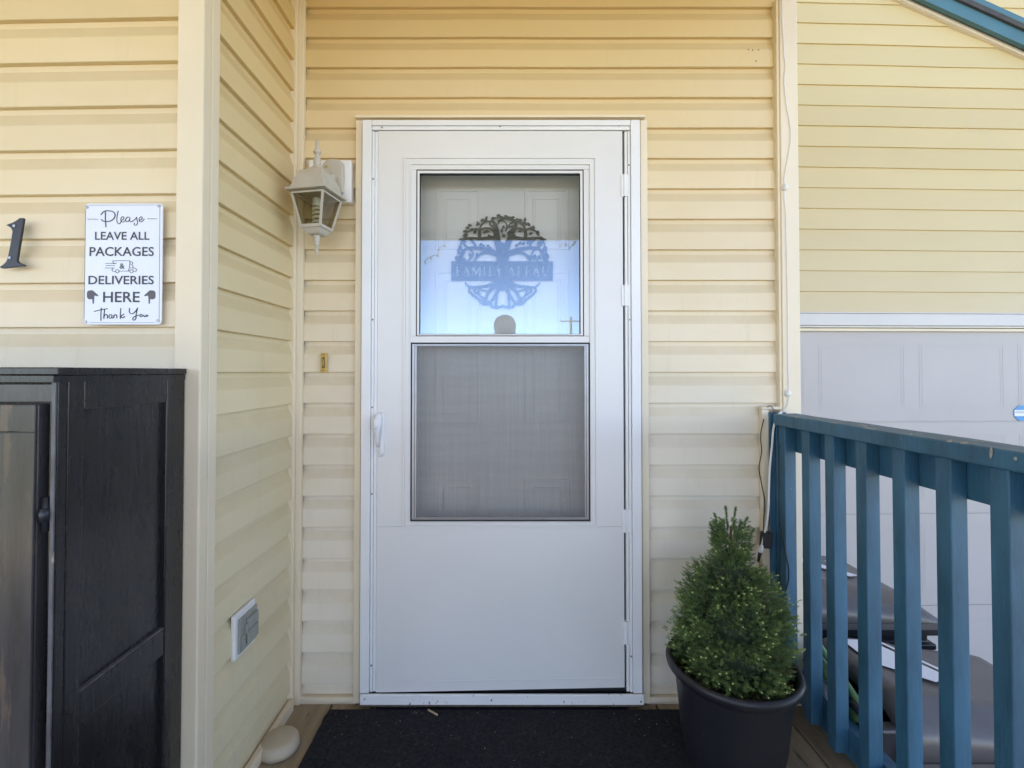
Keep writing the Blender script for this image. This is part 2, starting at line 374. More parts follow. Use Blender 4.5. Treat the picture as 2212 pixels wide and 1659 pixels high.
HC = .1138; Z0 = EYE+.112-18*HC              # siding courses
def board_mesh(Lx, h=HC, lap=True, ease=0):
    if lap: prof = [(.002, 0), (-.0160, 0), (-.0176, .0012), (-.0178, .004), (-.0168, .064), (-.0160, .067), (-.0046, .096), (-.0038, .098), (-.0030, h+.004)]
    else: prof = [(.002, 0), (-.0105, 0), (-.0116, .0012), (-.0118, .004), (-.0040, h-.004), (-.0030, h+.004)]
    n = len(prof); xs = np.linspace(0, Lx, max(2, int(Lx/.25)+2)); vs = []; fs = []
    for i, x in enumerate(xs):
        wob = .0009*math.sin(x*7.3)+.0006*math.sin(x*17.1)
        for y, z in prof: vs.append((x, y+wob*(1 if y < 0 else 0), z))
    for i in range(len(xs)-1):
        for k in range(n-1): fs.append((i*n+k, (i+1)*n+k, (i+1)*n+k+1, i*n+k+1))
    me = bpy.data.meshes.new('siding_board'); me.from_pydata(vs, [], fs); me.update()
    return me
def boards(wall, me, m, x0, zs, y=0, rz=0, xo=0):
    if not me.materials: me.materials.append(m)
    for z in zs:
        o = bpy.data.objects.new('siding_board', me); COL.objects.link(o); o.parent = wall
        o.location = (x0, y+random.uniform(-.0004, .0004), z); o.rotation_euler = (0, random.uniform(-.0006, .0006), rz)

# --- left wall (a touch out of square with the door wall)
wl = empty('siding_wall', (-.76, YL+.016, 0)); hp(wl); wl.rotation_euler = (0, 0, R(-1.5))
MB().box(-2.6, .003, -.66, -.04, .11, 2.62).build('sheathing', M['sheath'], wl)
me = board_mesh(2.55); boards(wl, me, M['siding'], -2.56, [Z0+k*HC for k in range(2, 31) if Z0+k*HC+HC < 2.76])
# --- side wall
ws = empty('siding_wall', (XS-.016, YL+.01, 0)); hp(ws); ws.rotation_euler = (0, 0, R(90))
MB().box(.06, .003, -.66, .56, .10, 2.62).build('sheathing', M['sheath'], ws)
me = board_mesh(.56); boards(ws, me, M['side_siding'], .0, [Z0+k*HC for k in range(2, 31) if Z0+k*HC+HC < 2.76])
# --- door wall
xl = -.736; xr = at(1690, 800, YD).x; xdl = at(774, 800, YD).x; xdr = at(1392, 800, YD).x
zt = at(1000, 252, 1.735).z
wd = empty('siding_wall', (0, YD+.016, 0)); hp(wd)
b = MB(); b.box(XS-.1, .003, -.66, xdl+.02, .11, zt); b.box(xdr-.02, .003, -.66, xr+.02, .11, zt); b.box(XS-.1, .003, zt, xr+.02, .11, 2.62); b.build('sheathing', M['sheath'], wd)
zlow = at(1000, 1506, YD).z
ml = board_mesh(xdl-xl+.01); mr_ = board_mesh(xr-xdr+.005); mt = board_mesh(xr-xl)
for k in range(5, 32):
    z = Z0+k*HC
    if z < zlow-.13 or z+HC > 2.80: continue
    full = z+.0 > zt-.10
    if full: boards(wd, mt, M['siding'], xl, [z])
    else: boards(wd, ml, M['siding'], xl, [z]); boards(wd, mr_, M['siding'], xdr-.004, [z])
# --- garage wall
wg = empty('siding_wall', (1.0, YG+.012, 0)); hp(wg); wg.rotation_euler = (0, 0, R(2.0))
GH = .1203; zg0 = EYE+.463; 
b = MB(); ztop_g = 4.1
b.box(-.3, .003, at(1800, 690, YG).z, 4.4, .11, 4.1); b.box(4.0, .003, -.68, 4.4, .11, 4.1); b.build('sheathing', M['sheath'], wg)
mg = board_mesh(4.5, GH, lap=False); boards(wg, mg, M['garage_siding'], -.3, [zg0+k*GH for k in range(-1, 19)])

# --- trims
def corner_post(x0, x1, y0, y1, z0, z1, name='corner_post'):
    return hp(MB().box(x0, y0, z0, x1, y1, z1).build(name, M['trim'], None, .004))
xcf0 = at(376, 800, YL-.012).x; xcf1 = at(434, 800, YL-.012).x
ysd = abs(xcf1)*FPX/(PU-470)        # depth of the back edge of the side leg
b = MB(); b.box(xcf0, YL-.014, -.66, xcf1, YL+.02, 2.62); b.box(xcf1-.02, YL+.021, -.66, xcf1, ysd, 2.62); hp(b.build('corner_post', M['trim'], None, .004))
xi0 = at(648, 800, YD-.03).x
b = MB(); b.box(XS-.02, YD-.040, 0, XS+.010, YD-.023, 2.62); b.box(XS+.0, YD-.0225, 0, -.731, YD-.0, 2.62); hp(b.build('inner_corner_trim', M['trim'], None, .003))
b = MB(); b.box(at(1684, 800, YD-.02).x, YD-.02, -.66, at(1690.5, 800, YD-.02).x, YD+.02, 2.62); b.box(at(1691.5, 800, YD-.026).x, YD-.026, -.66, at(1730, 800, YD-.026).x, YD+.09, 2.62)
hp(b.build('corner_post', M['trim'], None, .003))
XC1 = at(1730, 800, YD-.026).x
hp(MB().box(XC1-.03, YD+.091, -.66, XC1-.012, YG+.2, 2.62).build('return_wall', M['trim'], None))
# starter strips along the foot of the walls
hp(MB().box(xl, YD-.018, at(700, 1522, YD-.018).z, xdl, YD, at(700, 1507, YD-.018).z).build('foot_trim', M['trim'], None, .002))
hp(MB().box(xdr, YD-.018, at(1450, 1522, YD-.018).z, xr, YD, at(1450, 1507, YD-.018).z).build('foot_trim', M['trim'], None, .002))
hp(MB().box(XS-.0, YL+.02, .0, XS+.018, YD-.045, .075).build('foot_trim', M['trim'], None, .002))
# framed box of trim where the railing meets the wall
b = MB(); yt = YD-.022
p = at(1645, 878, yt); q = at(1690, 890, yt)
b.box(p.x, yt, .02, at(1661, 900, yt).x, YD-.002, p.z-.012); b.box(p.x, yt-.001, p.z-.0115, q.x, YD-.002, p.z+.0)
hp(b.build('post_flashing', M['trim'], None, .002))
# J-trim and drip cap round the door frame
def X(u, Y): return at(u, 800, Y).x
def Z(v, Y): return at(1085, v, Y).z
yj = YD-.024
b = MB(); b.box(X(766, yj), yj, Z(1520, yj), X(779.5, yj), YD, Z(259, yj)); b.box(X(1386, yj), yj, Z(1520, yj), X(1401, yj), YD, Z(259, yj))
hp(b.build('casing_trim', M['trim'], None, .002))
hp(MB().prism([(X(764, yj-.012), Z(258, yj)), (X(1397, yj-.012), Z(257, yj)), (X(1396, yj-.012), Z(252, yj)), (X(766, yj-.012), Z(253, yj))], yj-.014, YD).build('drip_cap', M['trim'], None, .0015))
hp(MB().box(X(766, yj), yj+.004, Z(251.5, yj), X(1396, yj), YD, Z(244, yj)).build('head_flashing', M['siding'], None, .001))

# --- door frame
yf = YD-.050
b = MB()
b.box(X(780, yf), yf, Z(1498, yf), X(800, yf), YD+.12, Z(258.5, yf)); b.box(X(800.6, yf), yf+.007, Z(1498, yf), X(806, yf), YD-.02, Z(281, yf)); b.box(X(806.4, yf), yf+.010, Z(1498, yf), X(813, yf), YD-.02, Z(281, yf))
b.box(X(1365, yf), yf, Z(1498, yf), X(1385, yf), YD+.12, Z(258.5, yf)); b.box(X(1359, yf), yf+.006, Z(1498, yf), X(1364.5, yf), YD-.02, Z(281, yf)); b.box(X(1352.6, yf), yf+.009, Z(1498, yf), X(1358.4, yf), YD-.02, Z(281, yf))
b.box(X(800.6, yf), yf+.001, Z(270, yf), X(1364.5, yf), YD+.12, Z(258.5, yf)); b.box(X(800.6, yf), yf+.006, Z(278.6, yf), X(1364.5, yf), YD-.02, Z(270.5, yf))
df = hp(b.build('door_frame', M['frame_white'], None, .0018))
hp(MB().prism([(X(781, yf), Z(1521, yf)), (X(1387, yf), Z(1521, yf)), (X(1387, yf), Z(1499, yf)), (X(781, yf), Z(1499, yf))], yf-.006, yf+.004).build('door_sill', M['frame_white'], None, .003))
hp(MB().box(X(814, yf), yf+.0042, .0, X(1352, yf), YD+.12, Z(1499, yf)-.016).build('threshold', M['rubber'], None))  # coloured black to paint in the shadow under the leaf
hp(MB().box(X(781, yf), yf-.002, Z(1525, yf), X(1387, yf), YD, Z(1521.5, yf)).build('sill_foot', M['sill_dirt'], None))
# reveal between the two doors
b = MB(); b.box(X(812, yf), YD-.019, 0, X(814, yf)+.02, YD+.10, Z(283, yf)); b.box(X(1352, yf)-.02, YD-.019, 0, X(1352, yf), YD+.10, Z(283, yf)); b.box(X(812, yf), YD-.019, Z(284, yf), X(1352, yf), YD+.10, Z(284, yf)+.03)
hp(b.build('door_reveal', M['door_inner'], None))
for (u, v, s) in [(822, 273.5, 0), (1080, 271, 0), (1341, 269.5, 0), (803.5, 690, 1), (803.5, 880, 1), (803.5, 1068, 1), (803.5, 385, 1), (804, 1440, 1), (1361.5, 355, 1), (1361.5, 690, 1), (1361.5, 1420, 1), (1062, 1510, 0), (1380, 1513, 0)]:
    yy = yf+.0055 if not s else yf+.0052
    if v > 1500: yy = yf-.0075
    o = hp(MB().disc((X(u, yf), yy, Z(v, yf)), .0034, 10, 'y', .002).build('screw', M['screw'], None))

# --- storm door
ys = YD-.040                                  # front of the leaf
def RC(u0, v0, u1, v1, Y): return (X(u0, Y), Z(v1, Y), X(u1, Y), Z(v0, Y))
sdoor = MB()
sdoor.ring(RC(815, 283, 1346.5, 1137.5, ys), RC(873, 340, 1288, 1137, ys), ys, ys+.032)
sdoor.prism([(X(815, ys), Z(1496, ys)), (X(1346.5, ys), Z(1485, ys)), (X(1346.5, ys), Z(1138, ys)), (X(815, ys), Z(1138, ys))], ys, ys+.032)
storm = hp(sdoor.build('storm_door', M['white'], None, .003))
sp_ = lambda o: (setattr(o, 'parent', storm), setattr(o, 'matrix_parent_inverse', Matrix.Identity(4)), o)[2]
b = MB()
b.ring(RC(871, 338, 1290, 1139, ys), RC(875.5, 343, 1285.5, 1134.5, ys), ys-.005, ys+.02)
b.ring(RC(875.5, 343, 1285.5, 1134.5, ys), RC(884, 353, 1277, 1129.5, ys), ys-.0015, ys+.02)
b.ring(RC(884, 353, 1277, 1129.5, ys), RC(887, 356, 1274.5, 1126.5, ys), ys-.004, ys+.02)
sp_(b.build('window_moulding', M['white'], None, .0015))
# inner field of the window unit with the two openings cut
b = MB(); yw = ys+.002; U = lambda u: X(u, yw); V = lambda v: Z(v, yw)
b.box(U(887), yw, V(366), U(1274.5), yw+.02, V(356)); b.box(U(887), yw, V(726), U(898), yw+.02, V(366.2)); b.box(U(1262), yw, V(726), U(1274.5), yw+.02, V(366.2))
b.box(U(886.5), yw, V(740), U(1275), yw+.02, V(726.3))
sp_(b.build('window_surround', M['white'], None, .0012))
g = MB(); g.ring((U(898), V(726.5), U(1262), V(366)), (U(900.2), V(724.7), U(1259.8), V(368.2)), yw+.001, yw+.02)
g.ring((U(886.5), V(1126.5), U(1275), V(740)), (U(889.2), V(1123.6), U(1272.3), V(742.8)), yw+.001, yw+.02)
sp_(g.build('gasket', M['rubber'], None))
sp_(MB().ring((U(900.2), V(724.7), U(1259.8), V(368.2)), (U(905), V(722.0), U(1254.5), V(374)), yw+.0005, yw+.018).build('glass_sash', M['white'], None, .001))
sp_(MB().ring((U(905), V(722.0), U(1254.5), V(374)), (U(906.0), V(721.2), U(1253.5), V(375.2)), yw+.002, yw+.018).build('glass_bead', M['rubber'], None))
sp_(MB().box(U(905.5), yw+.0085, V(721.6), U(1254), yw+.0125, V(374.6)).build('glass_pane', M['glass'], None))
b = MB(); b.ring((U(889.4), V(1123.4), U(1272.1), V(743)), (U(895), V(1120.5), U(1267), V(745.5)), yw+.004, yw+.016); b.ring((U(895.3), V(1120.4), U(1266.7), V(745.6)), (U(899.5), V(1118.6), U(1263), V(747.5)), yw+.006, yw+.016)
sp_(b.build('screen_frame', M['alu'], None, .0008))
me = bpy.data.meshes.new('insect_screen'); me.from_pydata([(U(899), yw+.011, V(1119)), (U(1263.5), yw+.011, V(1119)), (U(1263.5), yw+.011, V(747)), (U(899), yw+.011, V(747))], [], [(0, 1, 2, 3)])
sp_(link('insect_screen', me, M['screen'], None))
sp_(MB().prism([(X(842, ys), Z(1472.5, ys)), (X(1346, ys), Z(1463, ys)), (X(1346, ys), Z(1465, ys)), (X(842, ys), Z(1474.5, ys))], ys-.0012, ys+.004).build('kick_rail', M['white'], None, .0005))
# hinges
for (v0, v1) in ((377, 425), (616, 661), (1101, 1150), (1341, 1391)):
    h = MB().box(X(1343, ys), ys-.004, Z(v1, ys), X(1358.5, ys), ys+.012, Z(v0, ys)); h.lathe([(.0, Z(v1, ys)), (.0052, Z(v1, ys)), (.0052, Z(v0, ys)), (0, Z(v0, ys))], X(1350.5, ys), ys-.003, 10)
    sp_(h.build('hinge', M['frame_white'], None, .001))
# dark weather strip seen in the side gap and under the leaf
hp(MB().box(X(1346.8, ys), ys+.014, Z(1497, ys), X(1352.3, ys), ys+.03, Z(282, ys)).build('weather_strip', M['rubber'], None))
hp(MB().box(X(814, ys), ys+.012, Z(1509, ys), X(1352, ys), ys+.03, Z(1480, ys)).build('door_sweep', M['rubber'], None))
hp(MB().box(X(806, ys), ys+.010, Z(283.4, ys), X(1352, ys), ys+.03, Z(278.4, ys)).build('weather_strip', M['rubber'], None))
# handle: escutcheon, lever grip with thumb button
def blob(name, rings, m, parent, seg=16):      # lofted ellipses (cx, z, rx, ry, yc)
    vs = []; fs = []
    for cx, z, rx, ry, yc in rings:
        for k in range(seg):
            a = 2*math.pi*k/seg; vs.append((cx+rx*math.cos(a), yc+ry*math.sin(a), z))
    for i in range(len(rings)-1):
        for k in range(seg): fs.append((i*seg+k, i*seg+(k+1) % seg, (i+1)*seg+(k+1) % seg, (i+1)*seg+k))
    fs += [tuple(range(seg)), tuple(range(len(rings)*seg-1, (len(rings)-1)*seg-1, -1))]
    mb = MB().add(vs, fs); o = mb.build(name, m, None, 0, True); return o
z_ = lambda v: Z(v, ys); hx = X(823, ys)
pl = [(hx+.003, z_(v), rx, ry, ys-.0005) for v, rx, ry in ((986, .004, .003), (982, .010, .007), (974, .0125, .009), (930, .0130, .009), (905, .0135, .009), (894, .010, .007), (890, .004, .003))]
plate = sp_(blob('handle_plate', pl, M['lampwhite'], None))
gr = [(hx-.006, z_(965), .004, .004, ys-.012), (hx-.006, z_(955), .006, .006, ys-.020), (hx-.006, z_(940), .008, .008, ys-.030), (hx-.005, z_(925), .013, .012, ys-.034), (hx-.004, z_(912), .016, .014, ys-.033), (hx-.004, z_(902), .015, .013, ys-.030), (hx-.003, z_(895), .011, .010, ys-.026), (hx-.003, z_(891), .005, .005, ys-.020)]
sp_(blob('handle', gr, M['lampwhite'], None))
o = sp_(blob('thumb_button', [(hx-.006, z_(924), .003, .002, ys-.046), (hx-.006, z_(921), .0075, .004, ys-.047), (hx-.006, z_(912), .009, .005, ys-.047), (hx-.006, z_(904), .0075, .004, ys-.044), (hx-.006, z_(901), .003, .002, ys-.042)], M['lampwhite'], None))

# --- entry door behind it
ye = YD+.085
b = MB(); b.box(X(845, ye), ye, 0, X(1325, ye), ye+.04, Z(290, ye))
ed = hp(b.build('entry_door', M['door_inner'], None))
ep = lambda o: (setattr(o, 'parent', ed), o)[1]
for (u0, u1, w0, w1) in ((940.5, 1036.5, 962, 1014), (1133, 1229, 1154, 1208)):
    for (v0, v1) in ((408, 540), (585, 914), (1034, 1420)):
        p = MB(); p.ring(RC(u0, v0, u1, v1, ye), RC(u0+6, v0+6, u1-6, v1-6, ye), ye-(.004 if v0 < 600 else .011), ye+.004)
        o_, i_ = RC(w0-3, v0+19, w1+3, v1-19, ye), RC(w0+2, v0+24, w1-2, v1-24, ye)
        p.ring(o_, i_, ye-(.004 if v0 < 600 else .010), ye+.004); p.box(i_[0], ye-(.0028 if v0 < 600 else .0070), i_[1], i_[2], ye+.004, i_[3])
        ep(p.build('door_panel', M['door_inner'], None, .0018))

# --- garage door
gd = empty('garage_door', (1.0, YG+.012, 0)); hp(gd); gd.rotation_euler = (0, 0, R(2.0))
zd1 = at(1900, 713, YG+.05).z; SEC = .5335
SWID = 4.6; PW = .604
def section_mesh():
    b = MB(); b.box(-.35, .03, .004, SWID, .07, SEC-.004); b.box(-.35, .036, -.004, SWID, .06, .004)
    for k in range(-1, 7):
        xc0 = .845+k*PW
        for (a, y0) in ((0, .0290), (.016, .0291)):
            b.ring((xc0+a, .075+a, xc0+.515-a, SEC-.078-a), (xc0+a+.006, .081+a, xc0+.509-a, SEC-.084-a), y0, .0298)
    return b.mesh('garage_section')
gme = section_mesh(); gme.materials.append(M['garage_door'])
for k in range(4):
    o = bpy.data.objects.new('garage_section', gme); COL.objects.link(o); o.parent = gd; o.location = (0, 0, zd1-(k+1)*SEC)
    bb = o.modifiers.new('edge', 'BEVEL'); bb.width = .0015; bb.segments = 2; bb.limit_method = 'ANGLE'
# lintel and stops
lt = empty('garage_lintel', (1.0, YG+.012, 0)); hp(lt); lt.rotation_euler = (0, 0, R(2.0))
za, zb, zc_, zd_ = (at(1900, v, YG).z for v in (676, 702, 706, 713.5))
MB().box(-.3, -.024, zb, 4.4, .02, za).build('lintel_board', M['lintel'], lt, .003)
MB().box(-.3, -.028, za+.001, 4.4, .012, za+.008).build('lintel_flashing', M['lintel'], lt, .001)
MB().box(-.3, -.008, zc_, 4.4, .026, zb-.001).build('stop_strip', M['door_inner'], lt, .002)
MB().box(-.3, .006, zd_, 4.4, .028, zc_-.003).build('door_seal', M['trim'], lt, .002)
# rake trim, dark underside and teal barge board on the garage gable
rk = empty('gable_trim', (1.0, YG+.012, 0)); hp(rk); rk.rotation_euler = (0, 0, R(2.0))
def gl(u, v, dy=0):                      # photo pixel -> (x,z) in the garage wall's own plane
    c, s = math.cos(R(2.0)), math.sin(R(2.0)); d = ray(u, v); n = Vector((-s, c, 0)); o0 = Vector((1.0, YG+.012, 0))+n*dy
    t = (o0-Vector((0, 0, EYE))).dot(n)/d.dot(n); P = Vector((0, 0, EYE))+d*t-Vector((1.0, YG+.012, 0)); return P.x*c+P.y*s, P.z
def rake(uva, uvb, wid, y0, y1, name, m):
    a = Vector(gl(*uva, dy=y0)); bq = Vector(gl(*uvb, dy=y0)); d = (bq-a).normalized(); nrm = Vector((-d.y, d.x))
    if nrm.y < 0: nrm = -nrm
    A = a-d*2.2; B = bq+d*2.4
    return MB().prism([tuple(A), tuple(B), tuple(B+nrm*wid), tuple(A+nrm*wid)], y0, y1).build(name, m, rk, .002)
rake((2146, 93), (2212, 122.8), .066, -.026, .0, 'frieze_board', M['trim'])
rake((2146, 90), (2212, 120), .074, -.032, -.027, 'frieze_edge', M['trim'])
rake((2180, 78), (2246, 107.8), .030, -.045, .0, 'rake_soffit', M['rubber'])
rake((2203, 93.5), (2269, 123.3), .15, -.070, -.046, 'barge_board', M['teal'])
rake((2203, 58), (2269, 87.8), .03, -.085, 3.5, 'garage_roof', M['shingle'])
# bulk of the building that throws the shade, porch ceiling and roof
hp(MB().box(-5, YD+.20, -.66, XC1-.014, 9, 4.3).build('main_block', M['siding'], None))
hp(MB().box(-5, YL+.14, -.66, XS-.13, YD+.19, 2.62).build('front_block', M['sheath'], None))
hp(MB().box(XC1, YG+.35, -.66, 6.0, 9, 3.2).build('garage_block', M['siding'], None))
hp(MB().prism([(-5.4, 4.32), (XC1+.3, 4.32), (-2, 5.1)], YD+.1, 9.3).build('main_roof', M['shingle'], None))
sf = hp(MB().box(-5, -1.42, 2.665, 1.10, YD+.03, 2.69).build('porch_ceiling', M['soffit'], None))
hp(MB().box(-5, -1.45, 2.60, 1.10, -1.421, 2.80).build('porch_beam', M['soffit'], None, .004))
hp(MB().prism([(-5.1, 2.81), (1.16, 2.81), (1.16, 2.86), (-5.1, 2.86)], -1.55, YD+.19).build('porch_roof', M['shingle'], None))
# nail holes high on the door wall
b = MB()
for u, v in ((1632, 108), (1645, 107), (1639.5, 131.5), (1623, 106.5)): b.disc((X(u, YD-.014), YD-.0136, Z(v, YD-.014)), .0024, 8, 'y', .001)
hp(b.build('nail_holes', M['brown'], None))

# ============================================================ GROUND, DECK
g = MB(); g.box(-300, -300, -.70, 300, 9, -.68); tag(g.build('ground', M['grassg']), kind='structure')
g = MB(); g.box(1.15, -14, -.676, 6.5, YG+.3, -.672); tag(g.build('driveway', M['concrete']), kind='structure')
g = MB(); g.box(-60, -20, -.668, 60, -14.01, -.664); tag(g.build('street', mat('asphalt', (.09, .09, .09), .9, .1, 3)), kind='structure')
g = MB(); g.box(-6, -13.9, -.668, 1.1, -3.0, -.664); tag(g.build('front_path', M['concrete']), kind='structure')
deck = MB().box(-2.9, -1.5, -.64, 1.05, YD+.02, .0).build('deck', M['sheath']); tag(deck, kind='structure')
xb = XS+.002-15*.146; i = 0
while xb < 1.07:
    w = .140; y1 = YD-.003 if xb > XS-.08 else YL-.003
    if xb <= XS < xb+w: y1 = YL-.003
    o = MB().box(xb, -1.5, .002, min(xb+w, 1.085), y1, .04).build('deck_board', M['tan_wood'], deck, .003); o.location.z = random.uniform(-.0015, 0); xb += .146; i += 1
dm = MB(); n = 60; xm0 = atZ(713, 1524, .05).x; xm1 = atZ(1462, 1524, .05).x; ym1 = YD-.059
vs = []; fs = []
for zt_ in (.050, .0395):
    for j in range(n+1):
        t = j/n; y = ym1-2.2*t
        vs += [(xm0+random.uniform(-.003, .003)+(.0 if j else .01), y, zt_), (xm1+random.uniform(-.003, .003)+.012*t, y, zt_)]
m1 = 2*(n+1)
for j in range(n):
    a = 2*j; fs += [(a, a+1, a+3, a+2), (a, a+2, a+2+m1, a+m1), (a+1, a+1+m1, a+3+m1, a+3)]
fs += [(0, m1, m1+1, 1)]
dm.add(vs, fs); tag(dm.build('doormat', M['mat']), 'long black carpet mat on the deck in front of the storm door', 'mat')
o = MB().lathe([(0, .012), (.003, .013), (.0028, .016), (0, .017)], 0, 0, 8).box(-.025, -.002, .012, .02, .0015, .016).build('straw', M['straw']); o.location = (*atZ(936, 1541, .05).xy, .039); o.rotation_euler = (0, 0, R(-35))
tag(o, 'short bit of pale straw lying on the black mat below the storm door', 'debris')
b = MB(); 
for k in range(70):
    x = random.uniform(xm0+.03, xm1-.02); y = ym1-abs(random.gauss(0, .22))-.004; s = random.uniform(.0008, .0024)
    b.add([(x-s, y, .0508), (x+s*.3, y-s*random.uniform(.4, 1), .0508), (x+s, y+s*.2, .0525), (x, y+s, .0515)], [(0, 1, 2), (0, 2, 3)])
tag(b.build('crumbs', mat('crumbs', (.24, .21, .17), .9, .3, 90)), kind='stuff')
o = MB().lathe([(.0, .040), (.040, .0395), (.052, .036), (.058, .028), (.060, .016), (.060, .002), (0, .002)], 0, 0, 28).build('plastic_cap', M['cap_cream'], None, 0, True); o.location = (-.709, 1.528, .04)
tag(o, 'cream round plastic cap on the deck in the corner left of the mat', 'cap')

# ============================================================ RAILING
rl = tag(empty('railing', (1.0, YD-.08, 0)), 'blue painted wooden railing with square balusters beside the potted spruce', 'railing')
def rlp(o): o.parent = rl; o.matrix_parent_inverse = Matrix.Translation((-1.0, -(YD-.08), 0)); return o
zc1 = EYE-.150; zc0 = EYE-.190; xb0 = .985; FXc = xb0*FPX
Yb = [1.696-.002]+[xb0*FPX/q for q in (644, 694, 760, 837.5, 930, 1047.5)]
sp2 = .1215
while Yb[-1] > -.9: Yb.append(Yb[-1]-sp2)
yend = YD-.045
n = 24; vs = []; fs = []
for j in range(n+1):
    y = yend-(yend+1.0)*j/n; w = random.uniform(-.001, .001)
    vs += [(.970+w, y, zc0), (1.056, y, zc0), (1.056+w, y, zc1+random.uniform(-.001, .001)), (.970+w*.5, y, zc1+random.uniform(-.0015, .0008))]
for j in range(n):
    for k in range(4): fs.append((4*j+k, 4*j+(k+1) % 4, 4*j+4+(k+1) % 4, 4*j+4+k))
fs += [(3, 2, 1, 0), tuple(4*n+k for k in range(4))]
mi = MB(); 
for f in fs: pass
mi.add(vs, fs); o = mi.build('top_rail', [M['blue'], M['blue_top']], None, .004)
for p in o.data.polygons: p.material_index = 1 if p.normal.z > .7 else 0
rlp(o)
CHIP = mat('bare_chips', (.38, .36, .31), .7, .25, 120)
for u, v, a_, c_ in ((2052, 952, 9, 4), (2083, 957, 14, 4), (2141, 977, 5, 20), (2193, 991, 5, 6), (1968, 938, 5, 3)):
    pts = []
    for k in range(7):
        t = 2*math.pi*k/7; w_ = random.uniform(.6, 1); p = atX(u+a_*w_*math.cos(t), v+c_*w_*math.sin(t), .9683); pts.append((.9683, p.y, p.z))
    rlp(MB().add(pts, [tuple(range(7))]).build('paint_chip', CHIP, None))
rlp(MB().box(1.024, yend, EYE-.281, 1.058, -1.0, zc0-.001).build('header_rail', M['blue'], None, .003))
rlp(MB().box(1.024, yend, .098, 1.060, -1.0, .186).build('bottom_rail', M['blue'], None, .003))
for k, y in enumerate(Yb):
    ww = .0375; o = MB().box(xb0+random.uniform(-.001, .001), y-ww, .115, 1.0235, y, zc0-.0008).build('baluster', M['blue'], None, .0025); rlp(o)
    o.rotation_euler = (0, 0, 0)
rlp(MB().box(at(1662, 1000, YD-.026).x, YD-.030, .002, 1.03, YD-.0135, zc1+.003).build('wall_batten', M['blue'], None, .002))
rlp(MB().box(.985, YD-.0305, .06, 1.052, YD-.044, zc0-.002).build('wall_post', M['blue'], None, .002))
rlp(MB().box(.985, -1.09, -.02, 1.075, -1.001, zc1+.05).build('newel_post', M['blue'], None, .004))

# ============================================================ CABINET
cab = tag(empty('cabinet', (-.95, 1.0, 0)), 'black painted wooden cabinet with a half-open front door against the left wall', 'cabinet')
def cp(o): o.parent = cab; o.matrix_parent_inverse = Matrix.Translation((.95, -1.0, 0)); return o
CX = -.789; CY0 = .842; CY1 = YL-.016; CXL = -1.72; ztop = at(300, 812, 1.0).z
zct = EYE-.008
# right side panel: framed
z_r1 = atX(357, 869, CX).z; y_rec0 = abs(CX)*FPX/(PU-183); y_rec1 = abs(CX)*FPX/(PU-362)
z_m1 = atX(365, 1350, CX).z; z_m0 = atX(365, 1405, CX).z
b = MB(); b.box(CX-.02, CY0+.02, .06, CX, y_rec0, zct); b.box(CX-.0073, CY0, .06, CX, CY0+.02, zct); b.box(CX-.02, y_rec1, .03, CX, CY1, zct)
b.box(CX-.02, y_rec0+.0004, z_r1, CX-.0008, y_rec1-.0004, zct); b.box(CX-.02, y_rec0+.0004, z_m0, CX-.0008, y_rec1-.0004, z_m1); b.box(CX-.02, y_rec0+.0004, .03, CX-.0008, y_rec1-.0004, .11)
cp(b.build('side_frame', M['black_wood'], None, .0025))
cp(MB().box(CX-.018, y_rec0-.002, .05, CX-.011, y_rec1+.002, zct-.01).build('side_panel', M['black_wood'], None))
cp(MB().box(CX-.0105, y_rec0+.001, z_m1+.0005, CX-.001, y_rec1-.001, z_m1+.0025).build('panel_bead', M['worn_edge'], None))
cp(MB().box(CX-.0075, CY0-.004, .06, CX-.0005, CY0-.0004, zct-.001).build('front_stile_edge', M['worn_edge'], None, .001))
ztp = zct+.001
cp(MB().box(CXL, CY0-.006, ztp+.001, CX+.004, CY1, ztp+.015).build('top_board', M['black_wood'], None, .002))
cp(MB().box(-.92, CY0-.010, ztp-.012, CX+.001, CY1+.0, ztp+.0006).build('top_cleat', M['black_wood'], None, .001))
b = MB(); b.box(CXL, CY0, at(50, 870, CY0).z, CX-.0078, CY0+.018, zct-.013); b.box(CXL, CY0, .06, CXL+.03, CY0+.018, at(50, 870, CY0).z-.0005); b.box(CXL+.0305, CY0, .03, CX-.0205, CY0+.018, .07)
cp(b.build('front_frame', M['sky_glare_wood'], None, .002))
cp(MB().box(CXL, CY1-.012, .03, CX-.021, CY1, zct-.013).build('back_panel', M['black_wood'], None))
cp(MB().box(CXL, CY0+.019, .03, CXL+.018, CY1-.013, zct-.013).build('side_panel', M['black_wood'], None))
cp(MB().box(CXL+.019, CY0+.03, .60, CX-.0215, CY1-.013, .618).build('shelf', M['black_wood'], None))
# door, standing a little ajar
dz1 = at(50, 872, CY0).z; dx1 = at(84, 900, CY0-.01).x; dz2 = at(50, 931, CY0).z
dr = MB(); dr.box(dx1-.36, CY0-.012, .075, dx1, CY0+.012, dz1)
d_ = cp(dr.build('door', M['sky_glare_wood'], None, .0025))
q = MB(); q.ring((dx1-.36, .075, dx1, dz1), (dx1-.33, .14, dx1-.03, dz2-.0), CY0-.018, CY0-.0125); o = q.build('door_rail', M['sky_glare_wood'], None, .002); o.parent = d_
q = MB().box(dx1-.36, CY0-.0188, dz2-.001, dx1, CY0-.0176, dz2+.0008).build('rail_joint', M['rubber'], None); q.parent = d_
zk = at(110, 1110, CY0).z
q = MB().lathe([(0, -.012), (.007, -.012), (.009, 0), (.007, .012), (0, .012)], 0, 0, 12).box(-.004, -.002, -.03, .004, .012, .03).build('latch', M['black_metal'], None, 0, True); q.location = (at(103, 1110, CY0).x, CY0-.006, zk); cp(q)
